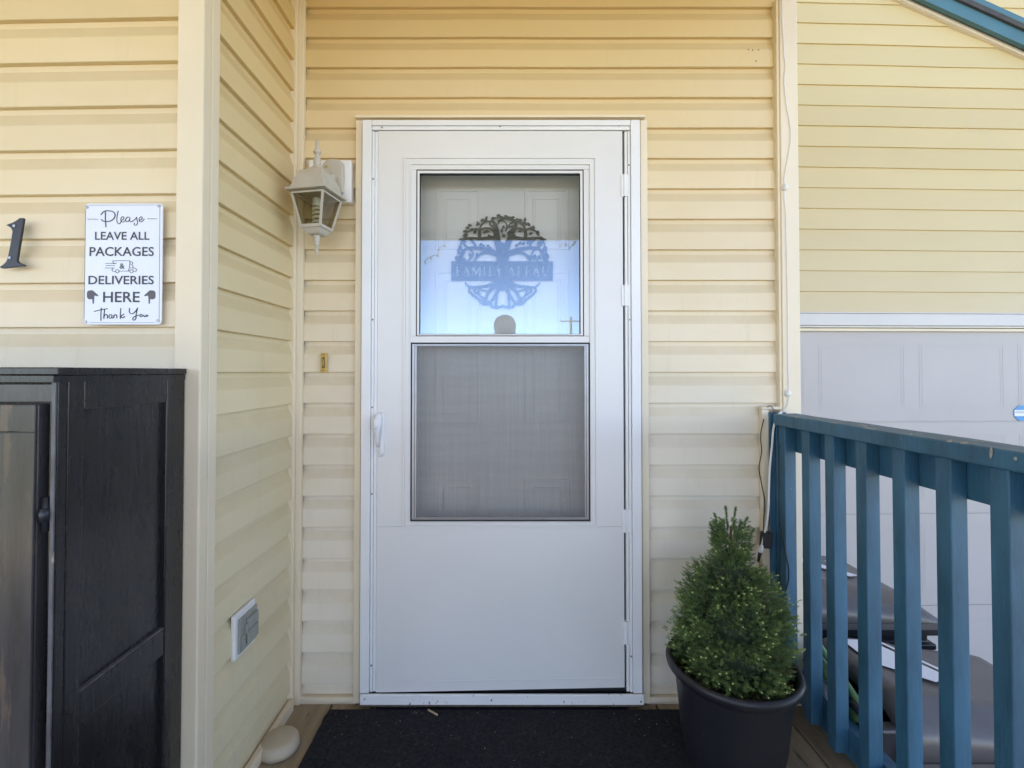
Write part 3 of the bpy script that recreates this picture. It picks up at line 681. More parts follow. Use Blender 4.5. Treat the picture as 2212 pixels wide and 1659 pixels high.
cp(MB().box(dx1+.004, CY0+.03, .075, CX-.021, CY0+.034, dz1-.001).build('gap_shade_sheet', M['rubber'], None))  # black sheet painting in the dark of the open door gap

# ============================================================ HOUSE NUMBER AND DELIVERY SIGN
def wallY(x): return YL+(-.76-x)*math.tan(R(1.5))
yn = wallY(-1.2)-.028
zz = lambda px, py: (at((0+px*120/766)/1.7361, (780+py*260/1659)/1.7361, yn))
pts = [(135, 405), (300, 345), (380, 300), (460, 238), (555, 235), (548, 290), (500, 600), (440, 960), (398, 1230), (405, 1262), (440, 1300), (560, 1350), (572, 1372), (555, 1388), (330, 1415), (60, 1445), (30, 1440), (-30, 1415), (60, 1360), (130, 1295), (165, 1230), (205, 1060), (240, 880), (280, 640), (292, 560), (270, 500), (235, 460)]
pp = [(zz(*p).x, zz(*p).z) for p in pts]
num = MB().prism(pp, yn, yn+.007).build('house_number', M['black_metal'], None, .0022); tag(num, 'black iron numeral 1 screwed to the siding left of the delivery sign', 'house number')
for px, py in ((343, 428), (237, 1190)):
    p = zz(px, py); q = MB().disc((p.x, yn-.0015, p.z), .0034, 10, 'y', .003).build('screw', M['steel'], num)
sgn = None
c0 = at(182, 700, YL-.018); yS = wallY(-.95)-.020
def sx_(px, py):     # zoom pixels of the sign crop (300..640, 740..1240 at 1128x1659)
    p = at((300+px*340/1128)/1.7361, (740+py*500/1659)/1.7361, yS); return p
A = [sx_(75, 78), sx_(1020, 70), sx_(1018, 1582), sx_(48, 1585)]
Lx0, Lx1 = sx_(62, 800).x, sx_(1022, 800).x; Lz1, Lz0 = sx_(500, 76).z, sx_(500, 1584).z
rr = .009
def rrect(x0, z0, x1, z1, r, n=5):
    out = []
    for cx, cz, a0 in ((x1-r, z1-r, 0), (x0+r, z1-r, 90), (x0+r, z0+r, 180), (x1-r, z0+r, 270)):
        for k in range(n+1): a = R(a0+90*k/n); out.append((cx+r*math.cos(a), cz+r*math.sin(a)))
    return out
sgn = MB().prism(rrect(Lx0, Lz0, Lx1, Lz1, rr), yS, yS+.003).build('delivery_sign', M['sign'], None, .0006)
tag(sgn, 'white metal sign asking for packages and deliveries, lettered in black', 'sign')
def circ(cx, cy, r): return [(cx+r*math.cos(a), cy+r*math.sin(a)) for a in np.linspace(0, 2*math.pi, 13)]
def line_pts(pl): return [Vector((sx_(*p).x, yS-.0005, sx_(*p).z)) for p in pl]
# thin printed border
tube_mesh('printed_border', [[Vector((x, yS-.0002, z)) for x, z in q] for q in (
    [(sx_(110, 98).x, sx_(110, 98).z), (sx_(960, 95).x, sx_(960, 95).z)], [(sx_(995, 130).x, sx_(995, 130).z), (sx_(985, 1520).x, sx_(985, 1520).z)],
    [(sx_(940, 1560).x, sx_(940, 1560).z), (sx_(110, 1560).x, sx_(110, 1560).z)], [(sx_(70, 150).x, sx_(70, 150).z), (sx_(52, 1520).x, sx_(52, 1520).z)])], .00042, M['ink'], sgn, 1)
def txt(body, x0, x1, y0, y1, off=.012, m='ink'):
    a, b_ = sx_(x0, (y0+y1)/2), sx_(x1, (y0+y1)/2); t, u = sx_(500, y0).z, sx_(500, y1).z
    return text_mesh(body, 1, (a.x+b_.x)/2, (t+u)/2, b_.x-a.x, yS-.0008, M[m], 'lettering', sgn, offset=off, height=t-u)
txt('LEAVE ALL', 190, 868, 430, 530); txt('PACKAGES', 122, 922, 618, 732); txt('DELIVERIES', 108, 922, 976, 1084); txt('HERE', 290, 745, 1176, 1305)
txt('&', 495, 556, 822, 890, .01)
S = []
S += [[(262, 218), (300, 178), (360, 168), (425, 190), (437, 235), (400, 285), (340, 302), (290, 296), (266, 276)], [(320, 180), (318, 260), (325, 372)]]
S2 = [[(478, 168), (462, 250), (470, 320), (490, 330), (515, 295)], [(512, 290), (545, 268), (545, 245), (522, 248), (512, 290), (530, 308), (572, 282)],
      [(622, 255), (600, 246), (574, 268), (574, 296), (594, 304), (618, 276), (624, 252)], [(624, 252), (620, 290), (632, 306), (655, 298)],
      [(655, 298), (690, 272), (706, 246)], [(706, 246), (712, 282), (718, 318), (700, 347), (676, 340), (680, 318)], [(735, 290), (772, 268), (772, 246), (750, 250), (738, 284), (752, 306), (804, 270)]]
S += [[(98, 273), (160, 271), (225, 274)], [(838, 268), (900, 267), (962, 268)]]
tube_mesh('script_lettering', [line_pts(s) for s in S[:2]], .00115, M['ink'], sgn, 1)
tube_mesh('script_lettering', [line_pts(s) for s in S2], .0009, M['ink'], sgn, 1)
tube_mesh('printed_rule', [line_pts(s) for s in S[2:]], .0006, M['ink'], sgn, 1)
T = [[(180, 1420), (260, 1400), (345, 1385)], [(268, 1375), (262, 1450), (262, 1535)], [(308, 1388), (300, 1470), (298, 1512)], [(300, 1485), (322, 1458), (340, 1466), (343, 1508)],
     [(398, 1464), (376, 1460), (362, 1484), (376, 1506), (396, 1488), (400, 1462)], [(400, 1462), (400, 1492), (410, 1506)], [(424, 1464), (422, 1506)], [(422, 1484), (440, 1460), (456, 1468), (460, 1506)],
     [(510, 1378), (505, 1450), (503, 1512)], [(548, 1450), (508, 1484)], [(512, 1482), (534, 1500), (560, 1480)],
     [(618, 1378), (618, 1430), (645, 1450), (690, 1420), (720, 1375)], [(716, 1385), (700, 1460), (692, 1515), (668, 1528), (660, 1505), (690, 1480), (735, 1465)], circ(762, 1472, 15), [(796, 1460), (796, 1478), (808, 1486), (822, 1474), (825, 1460)], [(825, 1460), (828, 1482), (850, 1464)]]
tube_mesh('script_lettering', [line_pts(s) for s in T], .00105, M['ink'], sgn, 1)
K = [[(425, 820), (455, 822)], [(415, 822), (412, 792), (412, 788)], [(415, 790), (520, 789), (622, 790)], [(622, 790), (620, 850), (605, 915)], [(315, 824), (380, 824), (450, 824)], [(328, 850), (380, 850), (432, 850)], [(312, 880), (370, 880), (435, 880)],
     [(405, 882), (403, 915), (438, 920)], [(492, 920), (560, 918), (612, 918)], [(622, 806), (652, 806), (652, 830), (625, 832)], [(652, 842), (658, 876), (625, 878)], [(658, 878), (698, 890), (702, 915), (670, 920)]]
def circ(cx, cy, r): return [(cx+r*math.cos(a), cy+r*math.sin(a)) for a in np.linspace(0, 2*math.pi, 13)]
K += [circ(466, 920, 21), circ(642, 920, 21)]
tube_mesh('truck_drawing', [line_pts(s) for s in K], .00062, M['ink'], sgn, 1)
for mir in (0, 1):
    hp_ = [(90, 1190), (100, 1165), (130, 1158), (160, 1158), (195, 1190), (232, 1222), (215, 1230), (180, 1222), (176, 1250), (174, 1322), (160, 1322), (157, 1268), (110, 1268), (90, 1245)]
    if mir: hp_ = [(1030-x+0, y) for x, y in hp_]
    P = [(sx_(*p).x, sx_(*p).z) for p in hp_]; MB().prism(P, yS-.0009, yS-.0003).build('pointing_hand', M['hand'], sgn)
for p in ((88, 122), (986, 108), (68, 1550), (970, 1535)):
    q = sx_(*p); MB().disc((q.x, yS-.0022, q.z), .0040, 12, 'y', .0022).build('screw', M['steel'], sgn, .0006)

# ============================================================ OUTLET ON THE SIDE WALL
xo = XS+.009
y0_ = xo*FPX/(513-PU); y1_ = xo*FPX/(556-PU)
zb_ = atX(513, 1424, xo).z; zt2 = atX(513, 1327, xo).z
out = MB().box(XS-.004, y0_, zb_, xo, y1_, zt2).build('outlet_box', M['lampwhite'], None, .003)
tag(out, 'weatherproof outdoor outlet with grey flip covers on the side wall', 'outlet')
def yz(u, v): p = atX(u, v, xo+.006); return p.y, p.z
dy = (y1_-y0_); dz = zt2-zb_
MB().box(xo+.0005, y0_+.12*dy, zb_+.10*dz, xo+.007, y1_-.01*dy, zt2-.13*dz).build('cover_plate', M['grey_plastic'], out, .002)
MB().box(xo+.0075, y0_+.42*dy, zb_+.50*dz, xo+.014, y1_-.04*dy, zt2-.24*dz).build('flip_cover', M['grey_plastic'], out, .003)
MB().box(xo+.0075, y0_+.42*dy, zb_+.18*dz, xo+.014, y1_-.04*dy, zb_+.485*dz).build('flip_cover', M['grey_plastic'], out, .003)
MB().box(xo+.0075, y0_+.17*dy, zb_+.14*dz, xo+.010, y0_+.32*dy, zb_+.46*dz).build('cover_latch', M['grey_plastic'], out, .001)
MB().box(xo+.0075, y0_+.34*dy, zb_+.44*dz, xo+.013, y0_+.41*dy, zb_+.66*dz).build('hinge_barrel', M['grey_plastic'], out, .001)

# ============================================================ DOORBELL
yb = YD-.015
bell = MB().box(X(693, yb), yb-.005, Z(804.5, yb), X(707, yb), yb, Z(762.5, yb)).build('doorbell', M['brass'], None, .0015); tag(bell, 'narrow brass doorbell plate below the wall lantern', 'doorbell')
MB().box(X(697.5, yb), yb-.0075, Z(795, yb), X(702.5, yb), yb-.0052, Z(771.5, yb)).build('button_surround', M['brown'], bell, .0005)
MB().box(X(698.8, yb), yb-.0090, Z(791, yb), X(701.2, yb), yb-.0077, Z(776, yb)).build('button', M['brass'], bell, .0005)
for v in (766.5, 800.5): MB().disc((X(700, yb), yb-.0062, Z(v, yb)), .0021, 10, 'y', .001).build('screw', M['brown'], bell)

# ============================================================ WALL LANTERN
LC = (-.634, 1.612); ROT = R(-11)
lamp = tag(empty('wall_lantern', (LC[0], LC[1], 0), ROT), 'off-white four-sided lantern with a spiral bulb on the wall left of the door', 'lamp')
zq = lambda yz_, Yq=1.612: at((1050+480*.3015)/1.7361, (500+yz_*.3015)/1.7361, Yq).z
ze = zq(700, 1.57)
b = MB()
b.frusta([(.0600, ze+.004), (.0560, zq(650)), (.0560, zq(648)), (.0545, zq(610)), (.0500, zq(606)), (.0470, zq(560)), (.0405, zq(500)), (.0330, zq(488)), (.0230, zq(470)), (.0135, zq(430))])
b.build('lantern_roof', M['lamp'], lamp, .0012)
MB().frusta([(.0720, ze-.0035), (.0725, ze), (.0715, ze+.0035)]).build('eave', M['lamp'], lamp, .001)
fin = [(0.0005, zq(70)), (.0035, zq(85)), (.0062, zq(130)), (.0058, zq(170)), (.0075, zq(200)), (.0070, zq(208)), (.0125, zq(222)), (.0130, zq(240)), (.0105, zq(255)), (.0072, zq(262)), (.0075, zq(290)), (.0105, zq(305)), (.0125, zq(330)), (.0122, zq(375)), (.0095, zq(405)), (.0150, zq(418)), (.0150, zq(432))]
MB().lathe(fin, 0, 0, 20).build('finial', M['lamp'], lamp, 0, True)
zt_g = zq(745, 1.57); zb_g = zq(1155, 1.58); ht, hb = .0565, .0345
b = MB()
def bar(b, p, q, w):
    p, q = Vector(p), Vector(q); d = (q-p).normalized(); s = d.cross(Vector((0, 0, 1)) if abs(d.z) < .9 else Vector((1, 0, 0))).normalized(); t = d.cross(s)
    vs = [p+s*a+t*c for a, c in ((-w, -w), (w, -w), (w, w), (-w, w))]+[q+s*a+t*c for a, c in ((-w, -w), (w, -w), (w, w), (-w, w))]
    b.add(vs, [(0, 1, 2, 3), (7, 6, 5, 4), (0, 4, 5, 1), (1, 5, 6, 2), (2, 6, 7, 3), (3, 7, 4, 0)])
cs = [(-1, -1), (1, -1), (1, 1), (-1, 1)]
for k in range(4):
    a, c = cs[k], cs[(k+1) % 4]
    bar(b, (a[0]*ht, a[1]*ht, zt_g), (a[0]*hb, a[1]*hb, zb_g), .0030)
    bar(b, (a[0]*ht, a[1]*ht, zt_g+.001), (c[0]*ht, c[1]*ht, zt_g+.001), .0026); bar(b, (a[0]*hb, a[1]*hb, zb_g), (c[0]*hb, c[1]*hb, zb_g), .0026)
b.build('cage', M['lamp'], lamp)
for k in range(4):
    a, c = cs[k], cs[(k+1) % 4]
    MB().add([(a[0]*ht*.97, a[1]*ht*.97, zt_g), (c[0]*ht*.97, c[1]*ht*.97, zt_g), (c[0]*hb*.97, c[1]*hb*.97, zb_g), (a[0]*hb*.97, a[1]*hb*.97, zb_g)], [(0, 1, 2, 3)]).build('glass_pane', M['lamp_glass'], lamp)
MB().frusta([(.0130, zq(1275)), (.0215, zq(1268)), (.0260, zq(1250)), (.0330, zq(1200)), (.0365, zq(1195)), (.0375, zq(1160)), (.0350, zb_g+.001)]).build('lantern_base', M['lamp'], lamp, .001)
MB().lathe([(.0005, zq(1530)), (.0028, zq(1515)), (.0062, zq(1470)), (.0058, zq(1405)), (.0105, zq(1392)), (.0108, zq(1375)), (.0075, zq(1365)), (.0098, zq(1345)), (.0115, zq(1300)), (.0125, zq(1280)), (.0125, zq(1272))], 0, 0, 20).build('finial', M['lamp'], lamp, 0, True)
pts = [(.0125*math.cos(a), .0125*math.sin(a), zb_g+.012+(zt_g-zb_g-.04)*a/(2*math.pi*4.5)) for a in np.linspace(0, 2*math.pi*4.5, 60)]
tube('spiral_bulb', pts, .0048, M['bulb'], lamp, 3, spline='POLY')
MB().lathe([(.013, zt_g-.030), (.0145, zt_g-.024), (.0145, zt_g-.004), (.008, zt_g)], 0, 0, 16).build('bulb_socket', M['lampwhite'], lamp, 0, True)
# back plate, arm and mounting block on the wall (world aligned, built in the lamp's frame)
def to_lamp(o): o.parent = lamp; o.matrix_parent_inverse = (Matrix.Translation((LC[0], LC[1], 0)) @ Matrix.Rotation(ROT, 4, 'Z')).inverted(); return o
yk = YD-.034
to_lamp(MB().prism(rrect(X(664, yk), Z(437, yk), X(757, yk), Z(345.5, yk), .006), yk, YD-.002).build('mounting_block', M['lampwhite'], None, .003))
bx0, bx1 = X(697, yk), X(743, yk); bz0, bz1 = Z(421, yk), Z(346, yk); br = (bx1-bx0)/2
arch = [(bx0, bz0), (bx1, bz0)]+[((bx0+bx1)/2+br*math.cos(a), bz1-br*.72+br*.72*math.sin(a)) for a in np.linspace(0, math.pi, 12)]
to_lamp(MB().prism(arch, yk-.018, yk-.0005).build('back_plate', M['lamp'], None, .007))
for px, py in ((575, 415), (700, 552)):
    p = at((1050+px*.3015)/1.7361, (500+py*.3015)/1.7361, yk-.019); to_lamp(MB().disc((p.x, yk-.0215, p.z), .0042, 12, 'y', .004).build('mounting_nut', M['brass'], None, .001))
zarm = zq(520)
to_lamp(tube('arm', [((bx0+bx1)/2-.004, yk-.012, zarm-.002), (-.60, YD-.075, zarm+.018), (-.622, 1.640, zarm-.002)], .011, M['lamp'], None, 3))

# ============================================================ POT AND SPRUCE
PC = (.707, 1.475)
zr = .352
pot = MB().lathe([(.0, .044), (.130, .044), (.134, .052), (.150, .14), (.166, zr-.05), (.170, zr-.036), (.183, zr-.034), (.191, zr-.024), (.193, zr-.012), (.189, zr-.002), (.182, zr), (.174, zr-.004), (.170, zr-.014), (.163, zr-.05), (.15, zr-.12)], 0, 0, 72).build('plant_pot', M['pot'], None, 0, True)
pot.location = (*PC, 0); tag(pot, 'round dark plastic pot with a rolled rim beside the blue railing', 'plant pot')
vs = []; fs = []; nr, ns = 12, 48
for i in range(nr+1):
    for k in range(ns):
        r = .166*i/nr; a = 2*math.pi*k/ns; vs.append((r*math.cos(a), r*math.sin(a), zr-.040+.012*math.sin(9*r*20+k)*0+random.uniform(-.006, .006)))
for i in range(nr):
    for k in range(ns): j = (k+1) % ns; fs.append((i*ns+k, i*ns+j, (i+1)*ns+j, (i+1)*ns+k))
sb = MB().add(vs, fs)
for k in range(420):
    a = random.uniform(0, 2*math.pi); r = .160*math.sqrt(random.uniform(.25, 1)); s = random.uniform(.002, .006); x, y = r*math.cos(a), r*math.sin(a); z = zr-.036+random.uniform(0, .008); t = random.uniform(0, 3)
    sb.add([(x-s*math.cos(t), y-s*math.sin(t), z), (x+s*.4*math.sin(t), y-s*.4*math.cos(t), z+s*.5), (x+s*math.cos(t), y+s*math.sin(t), z+.001), (x-s*.4*math.sin(t), y+s*.4*math.cos(t), z+s*.3)], [(0, 1, 2, 3)], 1)
sb.build('soil', [M['soil'], mat('bark_chips', (.20, .12, .07), .9, .5, 60)], pot)

sprc = tag(empty('dwarf_spruce', (PC[0], PC[1], zr-.045)), 'small dense conical spruce with pale green bud tips growing in the dark pot', 'conifer')
prof = [(.30, .138), (.36, .165), (.42, .176), (.50, .160), (.56, .148), (.60, .130), (.634, .102), (.66, .066), (.68, .050), (.74, .052), (.775, .050), (.80, .042), (.815, .03)]
pz = np.array([p[0] for p in prof]); pr = np.array([p[1] for p in prof])
cz = zr-.045
tw = MB(); tw.lathe([(.014, 0), (.012, .15), (.008, .35), (.003, .48)], 0, 0, 8); 
NV = []; NF = []; NT = []
def needle_cluster(p, d, ln, nn, tone, tip):
    d = d/np.linalg.norm(d); a = np.array([0, 0, 1.]) if abs(d[2]) < .9 else np.array([1., 0, 0]); s = np.cross(d, a); s /= np.linalg.norm(s); t = np.cross(d, s)
    for k in range(nn):
        f = rng.uniform(.0, 1.0); ang = rng.uniform(0, 2*np.pi); out = s*np.cos(ang)+t*np.sin(ang)
        base = p+d*ln*f; L_ = rng.uniform(.006, .0105)*(1 if f < .85 else .8)
        nd = out*(1.0-.55*f)+d*(.45+.7*f); nd /= np.linalg.norm(nd); w = np.cross(nd, rng.normal(size=3)); w /= np.linalg.norm(w); w *= .00055
        i = len(NV); NV.extend([base-w, base+w, base+nd*L_+w*.2]); NF.append((i, i+1, i+2))
        tt = tone+rng.normal()*.09+(.10*f); NT.extend([tt, tt, tt+.12])
    if tip:
        q = p+d*(ln+.002); r_ = .0027
        for k in range(5):
            ang = 2*np.pi*k/5; a1 = s*np.cos(ang)+t*np.sin(ang); a2 = s*np.cos(ang+1.25)+t*np.sin(ang+1.25)
            i = len(NV); NV.extend([q+a1*r_, q+a2*r_, q+d*.0045]); NF.append((i, i+1, i+2)); NT.extend([.95, .95, 1.05])
NBR = 400
for bi in range(NBR):
    u_ = rng.random()
    z = rng.uniform(.30, .64) if u_ < .84 else rng.uniform(.64, .80)
    a = bi*2.39996+rng.normal()*.25; Rm = float(np.interp(z, pz, pr))*(1+.07*math.sin(3*a+z*19)+.05*math.sin(5*a-z*31))*rng.uniform(.93, 1.05)
    big = z < .64; nsht = 19 if big else 13; spread = .030 if big else .017
    slope = (.30+(z-.3)*1.0) if big else 1.6; od = np.array([math.cos(a), math.sin(a), slope]); od /= np.linalg.norm(od)
    c0 = np.array([math.cos(a)*Rm, math.sin(a)*Rm, z-cz]); root = c0-od*(.055 if big else .03)
    tb = rng.normal()*.07
    for si in range(nsht):
        q = rng.normal(size=3); q /= np.linalg.norm(q); q *= spread*rng.random()**.5
        f = rng.uniform(-.35, 1.0)
        p_end = root+(c0-root)*max(.15, f if f > 0 else .3*rng.random())+q
        d = p_end-root+od*.022; d /= np.linalg.norm(d); ln = rng.uniform(.011, .019)
        outer = np.dot(p_end-c0, od)
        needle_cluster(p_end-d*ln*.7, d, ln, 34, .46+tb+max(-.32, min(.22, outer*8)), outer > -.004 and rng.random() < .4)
for i in range(900):       # inner fill
    z = rng.uniform(.30, .80); a = rng.uniform(0, 2*np.pi); Rm = float(np.interp(z, pz, pr))*rng.uniform(.62, .88)
    od = np.array([math.cos(a), math.sin(a), .6+rng.normal()*.3]); od /= np.linalg.norm(od)
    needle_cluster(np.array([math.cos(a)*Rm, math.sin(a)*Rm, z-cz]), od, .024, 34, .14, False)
for (dx, dz_) in ((-.012, .845), (.020, .835), (-.036, .815), (.050, .800), (.034, .785), (-.046, .78), (.058, .765), (.006, .80), (-.02, .80)):
    p = np.array([dx*.8, rng.uniform(-.02, .02), dz_-cz-.055]); dd = np.array([dx*.35, 0, .06]); dl = np.linalg.norm(dd)
    for f in np.linspace(-.4, 1, 8): needle_cluster(p+dd*f*.8, dd, .016, 60, .36, False)
    p2 = p+dd*1.0
    needle_cluster(p2-np.array([0, 0, .006]), dd, .014, 150, .40, True)
    tw.add([tuple(p+np.array([-.0016, 0, 0])), tuple(p+np.array([.0016, 0, 0])), tuple(p2+np.array([0, 0, 0]))], [(0, 1, 2)])
for k in range(34):                       # bare twig ends
    a = random.uniform(0, 6.28); z = random.uniform(.34, .74); ro = float(np.interp(z, pz, pr)); x, y = ro*math.cos(a), ro*math.sin(a)
    bar(tw, (x*.75, y*.75, z-cz-.02), (x*1.02, y*1.02, z-cz), .0007)
me = bpy.data.meshes.new('crown'); nv = np.array(NV); me.from_pydata([], [], [])
me.vertices.add(len(nv)); nv[:, 2] = np.where(nv[:, 2] > .30, .30+(nv[:, 2]-.30)*.86, nv[:, 2]); me.vertices.foreach_set('co', nv.ravel()); me.loops.add(len(nv)); me.loops.foreach_set('vertex_index', np.arange(len(nv), dtype=np.int32))
me.polygons.add(len(NF)); me.polygons.foreach_set('loop_start', np.arange(0, len(nv), 3, dtype=np.int32)); me.update(calc_edges=True)
at_ = me.attributes.new('tone', 'FLOAT', 'POINT'); at_.data.foreach_set('value', np.clip(np.array(NT), 0, 1).astype(np.float32))
link('crown', me, M['needles'], sprc)
# inner dark core of old wood and shaded needles
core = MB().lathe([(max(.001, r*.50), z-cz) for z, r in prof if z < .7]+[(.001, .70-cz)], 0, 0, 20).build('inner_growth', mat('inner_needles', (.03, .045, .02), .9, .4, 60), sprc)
tw.v = [(x, y, z if z < .30 else .30+(z-.30)*.86) for x, y, z in tw.v]; tw.build('trunk', M['needle_dry'], sprc)

# ============================================================ STRING LIGHT CORD, EXTENSION CORDS
yc = YD-.030
def wl_(l, Y=yc): return [tuple(at(u, v, Y)) for u, v in l]
SU = lambda px, py: ((2760+px*300/830)/1.7361, (160+py*600/1659)/1.7361)
w1 = [(1689.5, -20), (1690, 40), SU(497, 10), SU(500, 130), SU(514, 220), SU(500, 400), SU(508, 480), SU(525, 650), SU(560, 830), SU(572, 960), SU(562, 1060), SU(530, 1250), SU(500, 1440), SU(510, 1500), SU(503, 1600), (1697, 450), (1699, 520), (1701, 600), (1702, 700), (1703, 790), (1704, 848), (1703, 868), (1697, 882), (1690, 888)]
lc = tag(empty('string_light_cord', (1.03, YD, 0)), 'thin white string-light cord stapled down the corner trim above the railing', 'cord')
def lcp(o): o.parent = lc; o.matrix_parent_inverse = Matrix.Translation((-1.03, -YD, 0)); return o
lcp(tube('wire', wl_(w1), .0016, M['white_cord'], None, 2))
for u, v in (SU(512, 1500), (1703, 850)):
    p = at(u, v, yc-.004); o = MB().lathe([(0, -.012), (.006, -.010), (.010, 0), (.006, .008), (.004, .012), (0, .014)], 0, 0, 14).build('cord_clip', M['lampwhite'], None, 0, True); o.location = p; lcp(o)
    o = MB().disc((0, 0, 0), .011, 16, 'y', .006).build('clip_base', M['lampwhite'], None, .001); o.location = (p.x, yc-.001, p.z); lcp(o)
# heavier white lead from the rail down to the connector
tag(tube('white_extension_cord', wl_([(1690, 890), (1681, 896), (1672, 920), (1668, 960), (1663, 1010), (1661, 1060), (1659, 1110), (1652, 1150), (1645, 1180)], YD-.052), .0035, M['white_cord'], None, 3), 'white extension lead hanging beside the blue wall post', 'cord')
tag(tube('black_cord', wl_([(1657, 879), (1664, 877), (1671, 886), (1674, 898), (1670, 930), (1664, 1010)], YD-.036)+wl_([(1662, 1100), (1660, 1150)], YD-.036), .0016, M['black_rubber'], None, 2), 'black wire looping over the trim box at the end of the railing', 'cord')
tag(tube('black_cord', wl_([(1650, 905), (1643, 940), (1645, 975), (1640, 1010), (1646, 1050), (1652, 1085), (1650, 1120), (1650, 1150)], YD-.030), .0018, M['black_rubber'], None, 2), 'black wavy wire running down the trim to the small power brick', 'cord')
ad = MB().box(-.017, -.014, -.028, .017, .014, .028).build('power_adapter', M['black_rubber'], None, .004); ad.location = at(1655, 1166, YD-.045); ad.rotation_euler = (0, R(6), 0); tag(ad, 'small black power brick hanging on the trim behind the spruce top', 'adapter')
cn = MB().lathe([(0, .022), (.004, .022), (.0065, .016), (.0065, -.002), (.0045, -.006), (0, -.006)], 0, 0, 12, 0).lathe([(0, -.0065), (.0062, -.0065), (.0055, -.020), (.003, -.040), (0, -.040)], 0, 0, 12, 1).build('plug_connector', [M['white_cord'], M['black_rubber']], None, 0, True)
cn.location = at(1643, 1190, YD-.055); cn.rotation_euler = (0, R(14), 0); tag(cn, 'white and black plug joint at the end of the white extension lead', 'plug')
tag(tube('black_cord', wl_([(1683, 960), (1682, 1060), (1686, 1130), (1692, 1165), (1698, 1200), (1704, 1230), (1703, 1255), (1697, 1278)], 1.655), .0017, M['black_rubber'], None, 2), 'black wire drooping in a loop between the first balusters', 'cord')

# ============================================================ FAMILY TREE SIGN ON THE ENTRY DOOR
yT = ye-.014
SCL = .2652/1.7361       # crop pixel -> display pixel
gx0, gx1, gy0, gy1, st = 140, 1620, 140, 1520, 4.0
gx = np.arange(gx0, gx1+1, st); gy = np.arange(gy0, gy1+1, st); GX, GY = np.meshgrid(gx, gy)
F = np.full(GX.shape, 1e3)
def seg(F, x0, y0, r0, x1, y1, r1):
    dx, dy_ = x1-x0, y1-y0; t = np.clip(((GX-x0)*dx+(GY-y0)*dy_)/(dx*dx+dy_*dy_+1e-9), 0, 1)
    return np.minimum(F, np.hypot(GX-x0-t*dx, GY-y0-t*dy_)-(r0+(r1-r0)*t))
def spl(pts, n=6):
    P = np.array([pts[0]]+list(pts)+[pts[-1]], float); out = []
    for i in range(1, len(P)-2):
        for t in np.linspace(0, 1, n, endpoint=False):
            a, b_, c, d = P[i-1], P[i], P[i+1], P[i+2]; out.append(.5*((2*b_)+(-a+c)*t+(2*a-5*b_+4*c-d)*t*t+(-a+3*b_-3*c+d)*t**3))
    out.append(P[-2]); return out
def stroke(F, pts):      # (x,y,r)
    q = spl(pts)
    for a, b_ in zip(q[:-1], q[1:]): F = seg(F, *a, *b_)
    return F
def leaf(F, x, y, ang, ln=34, w=11):
    c, s = math.cos(ang), math.sin(ang); u = (GX-x)*c+(GY-y)*s; v = -(GX-x)*s+(GY-y)*c
    t = np.clip(u/ln, 0, 1); hw = w*np.sin(np.pi*t**.8)+.6
    return np.minimum(F, np.maximum(np.abs(v)-hw, np.maximum(-u, u-ln)))
MX = lambda pts: [(1770-x, y, r) for x, y, r in pts]
TR = [[(885, 1120, 120), (882, 1060, 88), (885, 900, 80), (888, 760, 84), (888, 680, 80), (888, 630, 62)],
      [(850, 660, 52), (818, 560, 46), (800, 450, 42), (790, 360, 36), (770, 290, 20), (740, 262, 9)],
      [(925, 660, 50), (975, 540, 38), (1015, 430, 34), (1060, 350, 26), (1075, 300, 16), (1030, 262, 9)]]
for t in TR: F = stroke(F, t)
BR = [[(860, 760, 34), (740, 690, 32), (620, 655, 26), (500, 640, 20), (400, 640, 16), (320, 690, 12), (280, 760, 9), (245, 830, 8)],
      [(830, 700, 24), (790, 730, 22), (690, 700, 20), (590, 715, 16), (520, 770, 13), (490, 830, 10)],
      [(820, 560, 24), (760, 500, 26), (660, 500, 22), (560, 510, 16), (440, 500, 16), (330, 510, 10), (275, 520, 7)],
      [(800, 440, 22), (740, 380, 18), (650, 360, 13), (570, 380, 14), (500, 370, 11), (420, 400, 9), (370, 420, 8)],
      [(560, 380, 16), (560, 460, 22), (560, 510, 20)], [(560, 380, 14), (590, 310, 10), (650, 268, 8), (720, 262, 7), (760, 240, 7)],
      [(790, 340, 14), (730, 330, 10), (705, 300, 8), (740, 235, 8), (800, 215, 7), (860, 215, 5)],
      [(500, 640, 16), (480, 570, 14), (430, 520, 14)], [(400, 640, 14), (350, 600, 12), (320, 540, 9)],
      [(330, 690, 12), (300, 640, 8), (290, 590, 6), (310, 540, 6)], [(420, 650, 12), (470, 720, 9), (430, 790, 8), (380, 828, 7)], [(330, 700, 20), (290, 780, 26), (280, 825, 30)]]
for t in BR: F = stroke(F, t); F = stroke(F, MX(t))
F = stroke(F, [(820, 260, 9), (870, 235, 12), (930, 225, 11), (1000, 245, 8), (1040, 262, 7)])
F = stroke(F, [(820, 300, 7), (850, 262, 7), (900, 262, 7), (940, 300, 8), (945, 350, 9), (930, 400, 8)])
F = stroke(F, [(940, 380, 8), (990, 300, 9), (1060, 268, 9), (1130, 285, 10), (1190, 340, 12), (1215, 420, 16), (1215, 510, 18)])
